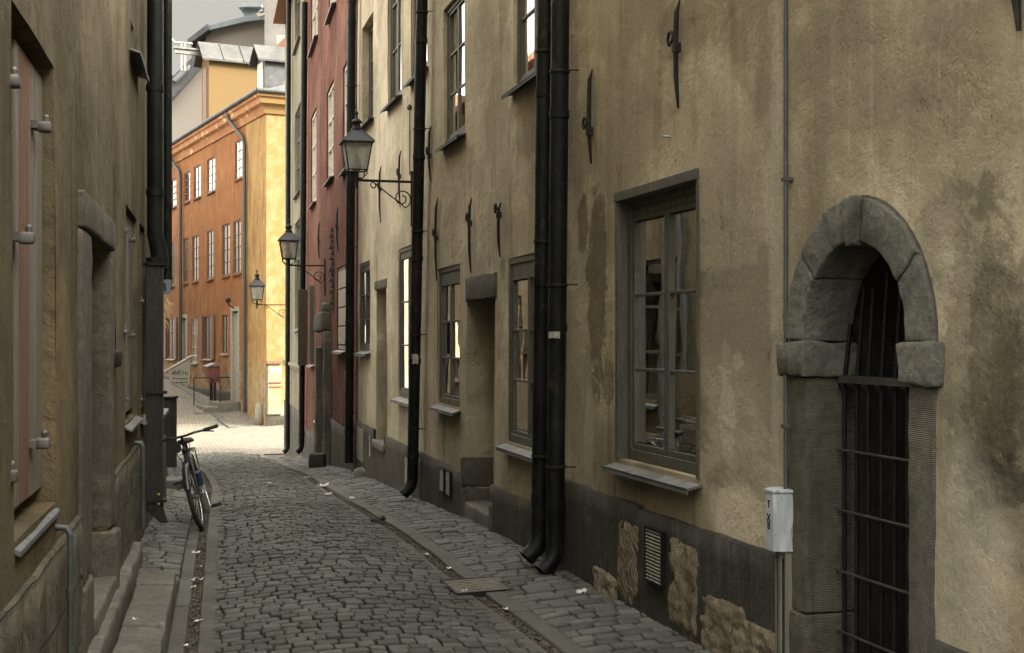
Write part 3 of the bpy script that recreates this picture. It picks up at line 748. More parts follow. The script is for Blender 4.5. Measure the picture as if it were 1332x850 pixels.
def sticker_cam(parent,W,xc,yc,w,h,pxc,off,rad,mat,name='sticker'):
    """sticker wrapped on the up-street facing side of a pipe whose axis is at pixel column pxc"""
    uc_,Y=W.UY(pxc,off); z=EYE+(CY-yc)/F*Y; c=W.P(uc_,z,off); view=Vector((-c.x,-c.y,0)).normalized(); sd=Vector((view.y,-view.x,0))
    sd=-sd; x0=(xc-pxc)/F*Y; mb=MB(); n=8; V=[]
    rnd=random.Random(int(xc*13+yc))
    for k in range(n+1):
        x=x0+(k/n-.5)*w; x=max(-rad*.98,min(rad*.98,x)); q=math.sqrt(max(0,(rad*1.025)**2-x*x)) if 0 else math.sqrt(max(1e-6,(rad*1.03)**2-x*x))
        for s_ in (-.5,.5): V.append(c+Vector((1,0,0))*x*1.0+view*q+Vector((0,0,1))*(s_*h+(rnd.random()-.5)*h*.14))
    mb.add(V,[(2*k,2*k+2,2*k+3,2*k+1) for k in range(n)],True); return mb.build(name,M[mat],parent)
# conduit + cable box
mb=MB(); cu=W1.U(1022,.03); mb.tube([W1.P(cu,W1.V(1022,640,.03),.03),W1.P(cu,5.7,.03)],.010,8)
for z in (1.2,2.3,3.4): mb.box(fr,cu-.016,cu+.016,z,z+.015,0,.045)
tag(mb.build('cable_conduit',M['conduit'],None,loc=W1.P(cu,.9,0)),'thin dark green cable conduit running up the plaster beside the arch','conduit')
CB=empty('cable_box',W1.P(W1.U(1011,.05),.1,0),'weathered bluish white metal cable box on a grey channel left of the arch','cable box')
bu=W1.U(1011,.06); z1=W1.V(1011,640,.06); z0=W1.V(1011,716,.06)
prof8=[(-.062,.0),(-.062,.06),(-.035,.10),(.035,.10),(.062,.06),(.062,0)]
mb=MB(); mb.prism([W1.P(bu+a_,z0,b_) for a_,b_ in prof8],(0,0,z1-z0)); mb.build('box_cover',M['box_paint'],CB,.004)
mb=MB(); mb.prism([W1.P(bu+a_*1.1,z1,b_*1.06) for a_,b_ in prof8],(0,0,.014)); mb.build('lid',M['box_paint'],CB,.003)
mb=MB(); 
for a_,b_,c_,d_ in ((-.05,.05,0,.012),(-.05,-.038,.012,.045),(.038,.05,.012,.045),(-.012,.012,.012,.05)): mb.box(fr,bu+a_,bu+b_,-.15,z0+.01,c_,d_)
mb.box(fr,bu-.045,bu+.045,-.15,z0+.005,.012,.03)
mb.build('channel',M['channel'],CB,.002)
def text(s,parent,origin,right,upv,size,mat,depth=.0015,name='lettering',align='CENTER'):
    cu_=bpy.data.curves.new('t','FONT'); cu_.body=s; cu_.size=size; cu_.extrude=depth; cu_.align_x=align; cu_.align_y='CENTER'
    ob=bpy.data.objects.new('t',cu_); col.objects.link(ob); bpy.context.view_layer.update()
    me=bpy.data.meshes.new_from_object(ob.evaluated_get(bpy.context.evaluated_depsgraph_get()))
    rt=Vector(right).normalized(); u_=Vector(upv).normalized(); nn=rt.cross(u_)
    mb=MB(); mb.add([Vector(origin)+rt*v.co.x+u_*v.co.y+nn*v.co.z for v in me.vertices],[tuple(p.vertices) for p in me.polygons])
    bpy.data.objects.remove(ob); bpy.data.curves.remove(cu_); bpy.data.meshes.remove(me)
    return mb.build(name,M[mat],parent)
# embossed characters on the far-facing flank of the box (T, X, 8)
fl=(W1.P(bu+.0485,0,.082)); 
side_dir=(W1.P(bu+.035,0,.10)-W1.P(bu+.062,0,.06)).normalized()
for ch_,dz in (('T',-.055),('X',-.115),('8',-.15)):
    o_=W1.P(bu+.002,z1+dz,.1012)
    text(ch_,CB,o_,(-W1.d.x,-W1.d.y,0),(0,0,1),.05,'black')
# bottles inside the near window
for i,(t,hh,rr,lab) in enumerate(((.93,.20,.022,'tall pale bottle with a long neck, farthest left on the sill inside the near window'),(.80,.11,.028,'short squat glass jar in the middle of the sill inside the near window'),(.66,.15,.018,'small slim bottle nearest the mullion on the sill inside the near window'))):
    uu=a+(b-a)*t; mb=MB(); base=W1.P(uu,c+.012,-.21)
    mb.lathe(base,[(0,0),(rr,.0),(rr,hh*.55),(rr*.4,hh*.7),(rr*.35,hh*.97),(rr*.45,hh),(0,hh)],12)
    tag(mb.build('bottle',M['bottle'],None,loc=base),lab,'bottle','bottles inside the window')

# =================================================================== RIGHT: middle house
e2=W2.at_y(18.5)
loww=[RR(W2,660,711,337,574),RR(W2,570,598,350,524),RR(W2,518,541,325,515),RR(W2,467.5,481,344,456)]
TOPZ=[0,0,0,0]
uppw=[RR(W2,668,712,-130,117),RR(W2,577.5,604,14,190),RR(W2,535,556,-80,107),RR(W2,504.5,522,-55,140),RR(W2,471.5,486,38,166)]
dr1=(W2.U(643),W2.U(607),-.5,W2.V(607,392),.55); dr2=(W2.U(503.5),W2.U(489.5),W2.V(489.5,572),W2.V(489.5,378),.28)
smallop=(W2.U(474.5),W2.U(469),W2.V(469,598),W2.V(469,556),.12)
top3=[(x0,x1,6.6,8.1) for x0,x1,_,_ in uppw]
wall_part('wall',W2,0.012,e2,-1.6,7.1,loww+uppw+[dr1,dr2],M['mid'],H2,rd=.14,step=.28,amp=.014)
roof_part(W2,0.002,e2,7.1,H2,M['tile'],rise=.9)
for i,r_ in enumerate(loww):
    window(H2,W2,*r_,depth=.04,rows=3,head=.10 if i<2 else .05,fw=.05,mull=.055,glz=.02,fm='wood_green' if i<3 else 'wood_dark',curtain='curtain' if i!=0 else 'curtain')
for i,r_ in enumerate(uppw):
    window(H2,W2,*r_,depth=.06 if i<4 else .12,rows=3,fw=.045,mull=.055,glz=.022,fm='wood_green' if i<2 else 'wood_dark',sillmat='zinc_dark')
pz=.375
plinth_part(W2,[(.01,dr1[0],pz),(dr1[1],dr2[0],pz-.005),(dr2[0]+.001,dr2[1],W2.V(489.5,574)),(dr2[1]+.001,e2,.40)],'plinth2',H2,o=.035,step=.2)
fr2=W2.fr()
# stone doorway
mb=MB(); mb.rbox(fr2,dr1[0]-.05,dr1[1]+.02,dr1[3],dr1[3]+.21,-.3,.012,step=.1,r=.01,amp=.007); mb.build('lintel',M['frame_stone'],H2)
for s_,(x0,x1) in ((0,(dr1[0]-.09,dr1[0]+.01)),(1,(dr1[1]-.012,dr1[1]+.05))):
    mb=MB(); mb.rbox(fr2,x0,x1,-.45,.24,-.56,.055,step=.09,r=.03,amp=.012); mb.rbox(fr2,x0,x1,.245,.52,-.56,.05,step=.09,r=.03,amp=.012) if s_ else None
    mb.build('door_foot_stone',M['frame_stone'],H2)
mb=MB(); mb.rbox(fr2,dr1[0],dr1[1],-.5,.12,-.56,.03,step=.1,r=.03,amp=.01); mb.build('step',M['slab'],H2)
mb=MB(); mb.box(fr2,dr1[0],dr1[1],.1,dr1[3],-.56,-.50); dr=mb.build('door',M['wood_dark'],H2)
mb=MB(); mb.ball(W2.P(dr1[0]+.12,1.05,-.47),.025); mb.build('handle',M['iron_old'],dr)
# narrow blocked doorway with coloured boards
mb=MB(); fa,fb=dr2[0],dr2[1]
for z0,z1,mt in ((dr2[2],dr2[2]+.95,'plinth2'),):
    mb.box(fr2,fa,fb,z0,z0+.95,-.27,-.2)
mb.build('lower_board',M['wood_dark'],H2)
mb=MB(); mb.box(fr2,fa,fb,dr2[2]+.95,dr2[2]+1.62,-.27,-.2); mb.build('middle_board',M['wood_brown'],H2)
mb=MB(); mb.box(fr2,fa,fb,dr2[2]+1.62,dr2[3]-.12,-.27,-.2); mb.build('upper_board',M['pale_paint'],H2)
mb=MB(); mb.rbox(fr2,fa-.04,fb+.04,dr2[3],dr2[3]+.12,-.1,.02,step=.1,r=.012); mb.build('lintel',M['frame_stone'],H2)
mb=MB(); mb.rbox(fr2,fa-.03,fb+.03,dr2[2]-.10,dr2[2]+.01,-.2,.065,step=.1,r=.025); mb.build('step',M['slab'],H2)
grille(H2,W2,572,578,609,640,10,.052,'iron'); grille(H2,W2,580,586,613,645,10,.052,'iron'); grille(H2,W2,526,531.5,594,630,10,.052,'iron')
# cellar opening with a pale post, and loose stone at its foot
mb=MB(); x0,x1=W2.U(476),W2.U(468); mb.box(fr2,x0,x1,W2.V(470,598),W2.V(470,556),.03,.045); mb.build('cellar_hatch',M['channel'],H2,.003)
mb=MB(); x0=W2.U(481.2,.05); mb.tube([W2.P(x0,W2.V(481,594,.05),.05),W2.P(x0,W2.V(481,566,.05),.05)],.012,6); mb.build('hatch_rail',M['sticker'],H2)
for (px_,yt,yb,cl) in ((567,258,366,.45),(611,258,355,.30),(649,263,335,.18),(519.5,196,270,.42),(494,216,290,.38),(558.5,164,236,.5)):
    anchor(H2,W2,px_,yt,yb,cl,.018)
# thin cable with cap above the lamp bracket, and a white cross mark
mb=MB(); cu2=W2.U(533,.02); za,zb_=W2.V(533,140,.02),W2.V(533,228,.02)
mb.tube([W2.P(cu2,zb_,.02),W2.P(cu2,za,.02)],.008,6); mb.ball(W2.P(cu2,za,.025),.03,.03,.035)
mb.build('cable',M['iron_old'],H2)
downpipe(H2,W2,549,536.5,0,646,.11,.060,z_top=7.0)
sticker_cam(H2,W2,540.5,412,.085,.075,540.5,.11,.060,'sticker'); sticker_cam(H2,W2,540,467,.07,.10,540,.11,.06,'sticker')
sticker_cam(H1,W1,720,432,.085,.085,725,.115,.062,'sticker')
# =================================================================== street lamps
def lamp(W,px_,py_,L,s,label,zdir=1,scroll=True):
    u0=W.U(px_,.03); z0=W.V(px_,py_,.03); root=empty('street_lamp',W.P(u0,z0,0),label,'street lamp','wrought iron lanterns along the lane')
    fr=W.fr(); mb=MB()
    mb.box(fr,u0-.014,u0+.014,z0-.55*s/.34,z0+.12,.004,.028)          # wall bar
    mb.box(fr,u0-.011,u0+.011,z0-.013,z0+.013,.02,L+.02)
    mb.build('bracket',M['iron'],root)
    m2=MB(); k=s/.34
    pts=[]
    # big scroll near the wall, small one near the lantern, joined by an S curve
    c0=(L*.20,z0-.21*k)
    for i in range(22):
        t=i/21; a=R(250)-R(520)*(1-t)+0; rad=(.035+.085*t)*k; pts.append((c0[0]+rad*math.cos(a),c0[1]+rad*math.sin(a)))
    end=(L*.66,z0-.035)
    p=pts[-1]
    for i in range(1,9):
        t=i/8; x=p[0]+(end[0]-p[0])*t; z=p[1]+(end[1]-p[1])*(t**.8)+.02*math.sin(math.pi*t)*k*-1; pts.append((x,z))
    c1=(L*.70,z0-.055*k)
    for i in range(1,12):
        a=R(100)-R(330)*i/11; rad=(.045-.022*i/11)*k; pts.append((c1[0]+rad*math.cos(a),c1[1]+rad*math.sin(a)))
    m2.tube([W.P(u0,z,x) for x,z in pts],.0085*k,6); m2.build('scroll',M['iron'],root)
    # lantern
    d3=Vector((W.d.x,W.d.y,0)); n3=Vector((W.n.x,W.n.y,0)); c=W.P(u0,0,L); Z=Vector((0,0,1))
    def q(sx,sy,w,z): return Vector((c.x,c.y,0))+d3*sx*w/2+n3*sy*w/2+Z*z
    zb=z0+.12*k; zt=zb+.33*k; wb=.23*k; wt=.33*k
    m3=MB(); m3.tube([W.P(u0,z0-.06*k,L),W.P(u0,z0+.1*k,L)],[.02*k,.024*k],8)
    m3.lathe(W.P(u0,z0-.10*k,L),[(0,0),(.016*k,.01*k),(.02*k,.03*k),(.01*k,.05*k)],8)
    for sx,sy in ((1,1),(1,-1),(-1,1),(-1,-1)):
        m3.tube([q(sx,sy,wb,zb),q(sx,sy,wt,zt)],.009*k,5,smooth=False)
        m3.tube([Vector((c.x,c.y,z0+.03*k)),q(sx,sy,wb*.55,z0+.02*k),q(sx,sy,wb*.95,z0+.07*k),q(sx,sy,wb,zb)],.007*k,5)
    for w,z in ((wb,zb),(wt,zt)):
        for (a1,b1),(a2,b2) in (((1,1),(1,-1)),((1,-1),(-1,-1)),((-1,-1),(-1,1)),((-1,1),(1,1))):
            m3.tube([q(a1,b1,w,z),q(a2,b2,w,z)],.010*k,5,smooth=False)
    m3.build('lantern_frame',M['iron'],root)
    for (a1,b1),(a2,b2) in (((1,1),(1,-1)),((1,-1),(-1,-1)),((-1,-1),(-1,1)),((-1,1),(1,1))):
        m4=MB(); m4.add([q(a1,b1,wb,zb),q(a2,b2,wb,zb),q(a2,b2,wt,zt),q(a1,b1,wt,zt)],[(0,1,2,3)]); m4.build('glass_pane',M['lampglass'],root)
    m5=MB(); zr=zt+.012*k; w0=wt*1.18; w1=wt*.34; zh=zr+.15*k
    loop=[(1,1),(1,-1),(-1,-1),(-1,1)]
    V=[q(x,y,w0,zr) for x,y in loop]+[q(x,y,w1,zh) for x,y in loop]+[q(x,y,w0,zr-.012*k) for x,y in loop]
    m5.add(V,[(i,(i+1)%4,(i+1)%4+4,i+4) for i in range(4)]+[(i+8,(i+1)%4+8,(i+1)%4,i) for i in range(4)]+[(4,5,6,7)])
    for i in range(4): m5.tube([V[i],V[i+4]],.008*k,5,smooth=False)
    m5.build('lamp_roof',M['zinc_dark'] if s>.3 else M['iron'],root)
    m6=MB(); m6.lathe(Vector((c.x,c.y,zh-.005)),[(w1*.62,0),(w1*.66,.02*k),(w1*.42,.05*k),(w1*.42,.09*k),(w1*.66,.10*k),(w1*.5,.125*k),(.018*k,.15*k),(.012*k,.19*k),(.024*k,.205*k),(.02*k,.225*k),(0,.26*k)],10); m6.build('finial',M['iron'],root)
    m7=MB(); m7.lathe(Vector((c.x,c.y,zb)),[(0,0),(.05*k,0),(.062*k,.05*k),(.05*k,.11*k),(.02*k,.15*k),(.012*k,.2*k),(0,.23*k)],12); m7.build('bulb',M['bulb'],root)
    return root
lamp(W2,534,237,.63,.305,'large wrought iron lantern nearest the camera, on the ochre house beside the tall drainpipe')
lamp(W3,421.5,346,.68,.34,'middle wrought iron lantern on the red house, hanging in front of the pale corner')
lamp(W4,373.5,397,.86,.39,'farthest and lowest wrought iron lantern, against the sunlit yellow corner')

# =================================================================== RIGHT: red house
H3=empty('red_house',W3.P(4,-.8,-1),'narrow brick red plastered house with grey shutters and a tall stone door frame','house')
b3=W3.at_y(18.35); e3=W3.at_y(29.8)
r3=[RR(W3,446,456,90,226),RR(W3,425,434,122,240),RR(W3,404.5,411.5,155,270),RR(W3,404.5,413.5,-60,72),RR(W3,427.5,437,-130,29),RR(W3,447,458,-200,-20)]
g3=[RR(W3,438.5,450,350,454),RR(W3,403,408.5,374,473)]
dr3=(W3.U(429.5),W3.U(419.5),-2.0,W3.V(422,418),.3)
wall_part('wall',W3,b3,e3,-2.6,10.8,r3+g3+[dr3],M['red'],H3,rd=.14,step=.35)
roof_part(W3,b3,e3,10.8,H3,M['tile'],rise=1.1)
for r_ in r3: window(H3,W3,*r_,tiny=True,depth=.06,rows=3,fw=.06,fm='white_paint',curtain=None,sillmat='zinc')
for r_ in g3:
    f=window(H3,W3,*r_,tiny=True,depth=.05,rows=1,cols=1,fm='pale_paint',pane=False,curtain=None)
    mb=MB(); n=4
    for k in range(n):
        z0=r_[2]+.07+(r_[3]-r_[2]-.12)*k/n; z1=r_[2]+.07+(r_[3]-r_[2]-.12)*(k+1)/n; mb.box(W3.fr(),r_[0]+.05,r_[1]-.05,z0+.01,z1-.01,-.06,-.015)
    mb.build('shutter',M['pale_paint'],f,.004)
fr3=W3.fr()
mb=MB(); x0,x1=dr3[0],dr3[1]
mb.rbox(fr3,x1-.02,x1+.22,-2.0,dr3[3]-.5,-.2,.13,step=.2,r=.03,amp=.02); mb.rbox(fr3,x0-.22,x0+.02,-2.0,dr3[3]-.2,-.2,.13,step=.2,r=.03,amp=.02)
mb.rbox(fr3,x0-.1,x1+.1,dr3[3]-.2,dr3[3]+.15,-.2,.16,step=.12,r=.05,amp=.03)
mb.rbox(fr3,x0-.05,x0+.35,dr3[3]+.1,dr3[3]+.32,-.1,.14,step=.1,r=.05,amp=.03)
mb.build('door_frame',M['frame_stone'],H3)
mb=MB(); mb.box(fr3,x0,x1,-2,dr3[3]-.1,-.3,-.24); d_=mb.build('door',M['wood_dark'],H3)
mb=MB(); uq=W3.U(430,.05); za=W3.V(430,296,.05); zb_=W3.V(430,404,.05); n=15
for k in range(n):
    z=zb_+(za-zb_)*k/n; w=.07+.10*(1-k/n)+(.03 if k%2 else 0)
    mb.rbox(fr3,uq-w/2,uq+w/2,z+.01,z+(za-zb_)/n-.012,-.02,.05+.03*(k%2),step=.1,r=.015,amp=.01)
mb.build('toothed_ornament',M['jamb_stone'],H3)
plinth_part(W3,[(b3,x0-.22,W3.V(440,551)),(x1+.22,W3.U(405),W3.V(405,560)),(W3.U(405)+.001,e3,W3.V(400,560))],'plinth',H3,o=.03,step=.3)
anchor(H3,W3,414.6,289,337,.5,.02); anchor(H3,W3,438.6,270,327,.45,.02)
downpipe(H3,W3,457.5,453.8,0,602,.10,.062,z_top=9.5,shoe=False)
sticker_cam(H3,W3,451,488,.10,.14,454,.10,.062,'yellow_sticker'); sticker_cam(H3,W3,456,525,.05,.05,454,.10,.062,'sticker')
mb=MB(); uw=W3.U(412,.06); 
for dx in (0,.55): mb.tube([W3.P(uw+dx,W3.V(412,592,.06),.06),W3.P(uw+dx,W3.V(412,551,.06),.06)],.03,8)
mb.tube([W3.P(uw,W3.V(412,551,.06),.06),W3.P(uw+.55,W3.V(412,551,.06),.06)],.03,8); mb.build('meter_pipe',M['pale_paint'],H3)
# shutters standing open across the lane
def open_shutter(W,px_,yt,yb,w,mat,lab):
    uu=W.U(px_,.0); zt=W.V(px_,yt,.02); zb=W.V(px_,yb,.02); fr=W.fr(); mb=MB()
    mb.box(fr,uu,uu+.035,zb,zt,.02,.02+w)
    n=int((zt-zb)/.06)
    for k in range(n): mb.box(fr,uu-.012,uu,zb+(zt-zb)*(k+.25)/n,zb+(zt-zb)*(k+.75)/n,.03,.01+w)
    return mb.build('open_shutter',M[mat],H3,.002)
open_shutter(W3,400.5,376,476,.20,'hatched',''); open_shutter(W3,410,371,474,.10,'wood_grey','')
# =================================================================== RIGHT: pale house at the corner
H4=empty('pale_corner_house',W4.P(3,-1.5,-1),'pale yellow plastered house with two black drainpipes at the end of the lane, right side','house')
b4=.03; e4=W4.at_y(37.0)
r4=[RR(W4,383.5,391,-120,70),RR(W4,383.5,391,150,258),RR(W4,383.5,391,292,428)]
wall_part('wall',W4,b4,e4,-3.2,10.8,r4,M['pale'],H4,step=.5)
roof_part(W4,b4,e4,10.8,H4,M['tile'],rise=1.1)
for r_ in r4: window(H4,W4,*r_,tiny=True,depth=.09,rows=3,fm='wood_green',curtain=None,sillmat='zinc')
plinth_part(W4,[(b4,e4,W4.V(380,528))],'plinth2',H4,o=.03,step=.5)
mb=MB(); fr4=W4.fr(); z=W4.V(380,474,.05); mb.box(fr4,b4,e4,z-.05,z+.04,0,.09); mb.box(fr4,b4,e4,z-.12,z-.05,0,.05); mb.build('string_course',M['pale'],H4,.01)
downpipe(H4,W4,396.3,392,0,590,.12,.068,z_top=9); downpipe(H4,W4,375.7,373.8,0,590,.10,.062,z_top=11)
# stone bollard block at the foot of the red house
p=Vector((0,0,0))
def hit(px_,py_,h=0.0):
    Y=3.0
    while Y<90:
        q=at(px_,py_,Y)
        if q.z<=gz(q.x,q.y)+h: return Vector((q.x,q.y,gz(q.x,q.y)))
        Y+=.02
    return q
p=hit(411.5,609); mb=MB(); X0=lambda a_,b_,c_: Vector((p.x+a_,p.y+b_,p.z+c_))
mb.rbox(X0,-.13,.13,-.02,.28,-.1,.24,step=.1,r=.03,amp=.012); 
tag(mb.build('stone_block',M['plinth2'],None,loc=p),'squat grey guard stone standing at the foot of the red house wall','guard stone')
p2=hit(468,620); mb=MB(); X0=lambda a_,b_,c_: Vector((p2.x+a_,p2.y+b_,p2.z+c_))
mb.rbox(X0,-.09,.13,-.1,.3,-.1,.10,step=.08,r=.05,amp=.03); tag(mb.build('loose_stone',M['slab'],None,loc=p2),'low rounded stone against the wall below the small cellar hatch','stone')
# =================================================================== LEFT: near house
TL=8.2
HL=empty('plastered_house',WL.P(3,0,-1),'dark olive plastered house on the left with plank shutters and a stone doorway','house')
la,lb=WL.at_y(2.3),WL.at_y(12.0); frl=WL.fr()
s1=(WL.U(16.5),WL.U(71),WL.V(25,698),WL.V(25,13),.16)
s2=RL(WL,163,178,266,552); s3=RL(WL,182.5,189,290,545)
dl=(WL.U(115),WL.U(142),-.5,WL.V(117,306),.5)
upl=RL(WL,168,178.5,-110,60); niche=(WL.U(143.5),WL.U(151.5),WL.V(147,478),WL.V(147,402),.16)
nb=(WL.U(145.5),WL.U(153),WL.V(150,714),WL.V(150,671),.18)
upn=[]
wall_part('wall',WL,la,lb,-.6,TL,[s1,s2,s3,dl,upl,nb]+upn,M['left'],HL,rd=.10,step=.22,amp=.014,arches=((( niche[0]+niche[1])/2,niche[3]-.1,(niche[1]-niche[0])/2,niche[2]),))
roof_part(WL,la,lb,TL,HL,M['tile'])
for r_ in upn: window(HL,WL,*r_,tiny=True,curtain=None)
window(HL,WL,*upl,tiny=True,depth=.05,fm='wood_dark',curtain=None)
mb=MB(); q0,q1=niche[0]-.02,niche[1]+.02; mb.box(frl,q0,q1,niche[2]-.02,niche[3]+.1,-.2,-.17); mb.box(frl,nb[0],nb[1],nb[2],nb[3],-.2,-.17); mb.build('niche_back',M['frame_stone'],HL)
mb=MB(); mb.rbox(frl,niche[0]+.03,niche[1]-.03,niche[2]+.0,niche[2]+.10,-.1,.04,step=.05,r=.02); mb.build('niche_bracket',M['iron'],HL)
def plank_shutter(hole,boards,depth,z0,z1,hard):
    f=None
    for i,(xa,xb,mt) in enumerate(boards):
        mb=MB(); mb.box(frl,WL.U(xa,-depth),WL.U(xb,-depth),z0,z1,-depth-.03,-depth)
        o=mb.build('shutter',M[mt],HL,.005)
        if mt=='wood_salmon': tag(o,'salmon painted board worn to bare wood')
    mb=MB(); mb.box(frl,hole[0],hole[1],hole[2],hole[3],-depth-.10,-depth-.06); mb.build('shutter_backing',M['wood_dark'],HL)
    for (hx,hy,k) in hard:
        uu=WL.U(hx,.02); z=WL.V(hx,hy,.02); mb=MB(); s_=k*.62
        mb.box(frl,uu-.06*s_,uu+.06*s_,z-.022*s_,z+.022*s_,-depth,-depth+.022)
        mb.tube([WL.P(uu+.05*s_,z-.035*s_,.0),WL.P(uu+.05*s_,z+.05*s_,.0)],.018*s_,8)
        mb.rbox(frl,uu-.0,uu+.075*s_,z-.035*s_,z+.03*s_,-.03,.02,step=.03,r=.01,amp=.003,freq=20)
        mb.ball(WL.P(uu+.05*s_,z+.055*s_,.0),.02*s_)
        mb.build('shutter_hinge',M['iron_old'],HL)
plank_shutter(s1,((20,24.5,'wood_grey'),(24.7,38,'wood_salmon'),(38.3,44.6,'wood_grey'),(45.4,70.5,'wood_grey')),.045,s1[2]+.06,s1[3]-.045,((25,104,1.0),(66,164,1.0),(44,309,1.0),(64,577,1.0),(22,620,1.0)))
mb=MB(); e=.04; A=[WL.P(s1[0]-.01,s1[2]-.0,-.03),WL.P(s1[1]-.0,s1[2]-.0,-.03),WL.P(s1[1]-.0,s1[2]-.03,.022),WL.P(s1[0]+.01,s1[2]-.03,.022)]
mb.prism(A,(0,0,-.02)); mb.build('sill',M['zinc_sill'],HL,.003)
plank_shutter(s2,((164.2,168,'wood_grey'),(168.2,171.5,'conduit'),(171.8,177.6,'wood_salmon')),.03,s2[2]+.05,s2[3]-.02,((166,300,.8),(177,312,.8),(166,432,.8),(176,436,.8),(168,520,.8)))
plank_shutter(s3,((183.3,185.5,'wood_grey'),(185.6,188.4,'wood_salmon')),.03,s3[2]+.05,s3[3]-.02,((187,392,.8),(187,520,.8)))
for s_ in (s2,s3):
    mb=MB(); A=[WL.P(s_[0]-e,s_[2],-.02),WL.P(s_[1]+e,s_[2],-.02),WL.P(s_[1]+e,s_[2]-.035,.045),WL.P(s_[0]-e,s_[2]-.035,.045)]
    mb.prism(A,(0,0,-.02)); mb.build('sill',M['zinc'],HL,.003)
# stone doorway
for nm,q,z0,z1,pr in (('door_jamb',(WL.U(101.5),dl[0]+.004),-.3,.46,.03),('door_jamb',(WL.U(102.5),dl[0]+.004),.47,dl[3]-.004,.018),('door_jamb',(dl[1]-.004,dl[1]+.16),.50,dl[3]-.004,.018),('door_jamb',(dl[1]-.03,dl[1]+.17),-.3,.49,.05)):
    mb=MB(); mb.rbox(frl,q[0],q[1],z0,z1,-.12,pr,step=.10,r=.02,amp=.009); mb.build(nm,M['frame_stone'],HL)
mb=MB(); mb.rbox(frl,WL.U(103),dl[0]+.45,dl[3],dl[3]+.17,-.5,.028,step=.1,r=.018,amp=.008); mb.rbox(frl,dl[0]+.455,dl[1]+.17,dl[3],dl[3]+.17,-.5,.025,step=.1,r=.018,amp=.008)
mb.build('lintel',M['frame_stone'],HL)
mb=MB(); mb.box(frl,dl[0],dl[1],.1,dl[3],-.5,-.44); dd_=mb.build('door',M['wood_dark'],HL)
mb=MB(); mb.ball(WL.P(dl[0]+.1,1.05,-.41),.028); mb.build('handle',M['iron_old'],dd_)
mb=MB(); mb.rbox(frl,dl[0],dl[1],-.3,.24,-.5,.04,step=.12,r=.02,amp=.008); mb.build('threshold',M['slab'],HL)
plinth_part(WL,[(la,WL.U(101.5),.80),(dl[1]+.17,lb,.80)],'rubble',HL,o=.016,step=.12,amp=.014)
# raised stone ledge along the foot of the wall
mb=MB(); 
for a_,b_ in ((5.3,6.1),(6.11,7.0),(7.01,7.95),(7.96,9.0)):
    mb.rbox(frl,WL.at_y(a_),WL.at_y(b_),-.2,.16+.02*noise.noise(Vector((a_,0,0))*3),-.05,.085,step=.1,r=.03,amp=.012)
mb.build('wall_ledge',M['slab'],HL)
for x_,y0_,y1_,rr in ((88,697,1000,.013),(184,582,693,.018)):
    mb=MB(); uu=WL.U(x_,.05); zt=WL.V(x_,y0_,.05); zb=-.15 if x_<100 else WL.V(x_,y1_,.06); mb.tube([WL.P(uu,zb,.06),WL.P(uu,zt,.06)],rr,10)
    z=zt-.2
    while z>zb: mb.tube([WL.P(uu,z,.06),WL.P(uu,z-.05,.06)],rr*1.3,10); z-=.75
    mb.tube([WL.P(uu,zt,.06),WL.P(uu,zt+.03,.045),WL.P(uu,zt+.035,-.02)],rr,8)
    mb.build('conduit',M['conduit'],HL)
# black pipe that drops into a flat casing
uu=WL.U(200,.09); zc=WL.V(200,345,.09)
mb=MB(); mb.tube([WL.P(uu,7.6,.10),WL.P(uu,zc+.25,.10),WL.P(uu+.02,zc+.12,.13),WL.P(uu+.02,zc-.02,.14)],[.064,.064,.07,.07],16)
for z in (2.2,2.75,3.6,4.8): mb.tube([WL.P(uu,z,.10),WL.P(uu,z+.05,.10)],.072,16)
dp=mb.build('downpipe',M['pipe'],HL)
mb=MB(); zb=WL.V(202,672,.12); zt=zc+.02
def fl_(a_,b_,c_): return WL.P(uu+a_,b_,c_)
P=[(-.055,.03),(-.055,.13),(-.04,.16),(.04,.16),(.055,.13),(.055,.03)]
mb.prism([fl_(a_,zb+.02,b_) for a_,b_ in P],(0,0,zt-zb-.02))
tip=[fl_(-.0,zb-.08,.20)]
V=[fl_(a_,zb+.021,b_) for a_,b_ in P]+[fl_(a_*.8,zb-.10,.13+b_*.45) for a_,b_ in P]
mb.add(V,[(i,(i+1)%6,(i+1)%6+6,i+6) for i in range(6)]+[(6,7,8,9,10,11)])
cs_=mb.build('pipe_casing',M['casing'],dp,.004)
for zz in (342,512,655):
    mb=MB(); z=WL.V(200,zz,.1); mb.box(frl,uu-.068,uu+.068,z-.012,z+.012,.0,.192); mb.box(frl,uu-.25,uu-.06,z-.006,z+.006,.03,.045); mb.build('clamp',M['iron'],dp)
mb=MB()
for zz in (640,652): mb.ball(WL.P(uu-.062,WL.V(206,zz,.12),.13),.012)
mb.build('sticker',M['yellow_sticker'],dp)
tg=empty('coach_lantern_hook',WL.P(WL.U(193,.0),2,0),'thin iron rod running up the olive wall beside the black downpipe','iron rod') if 0 else None
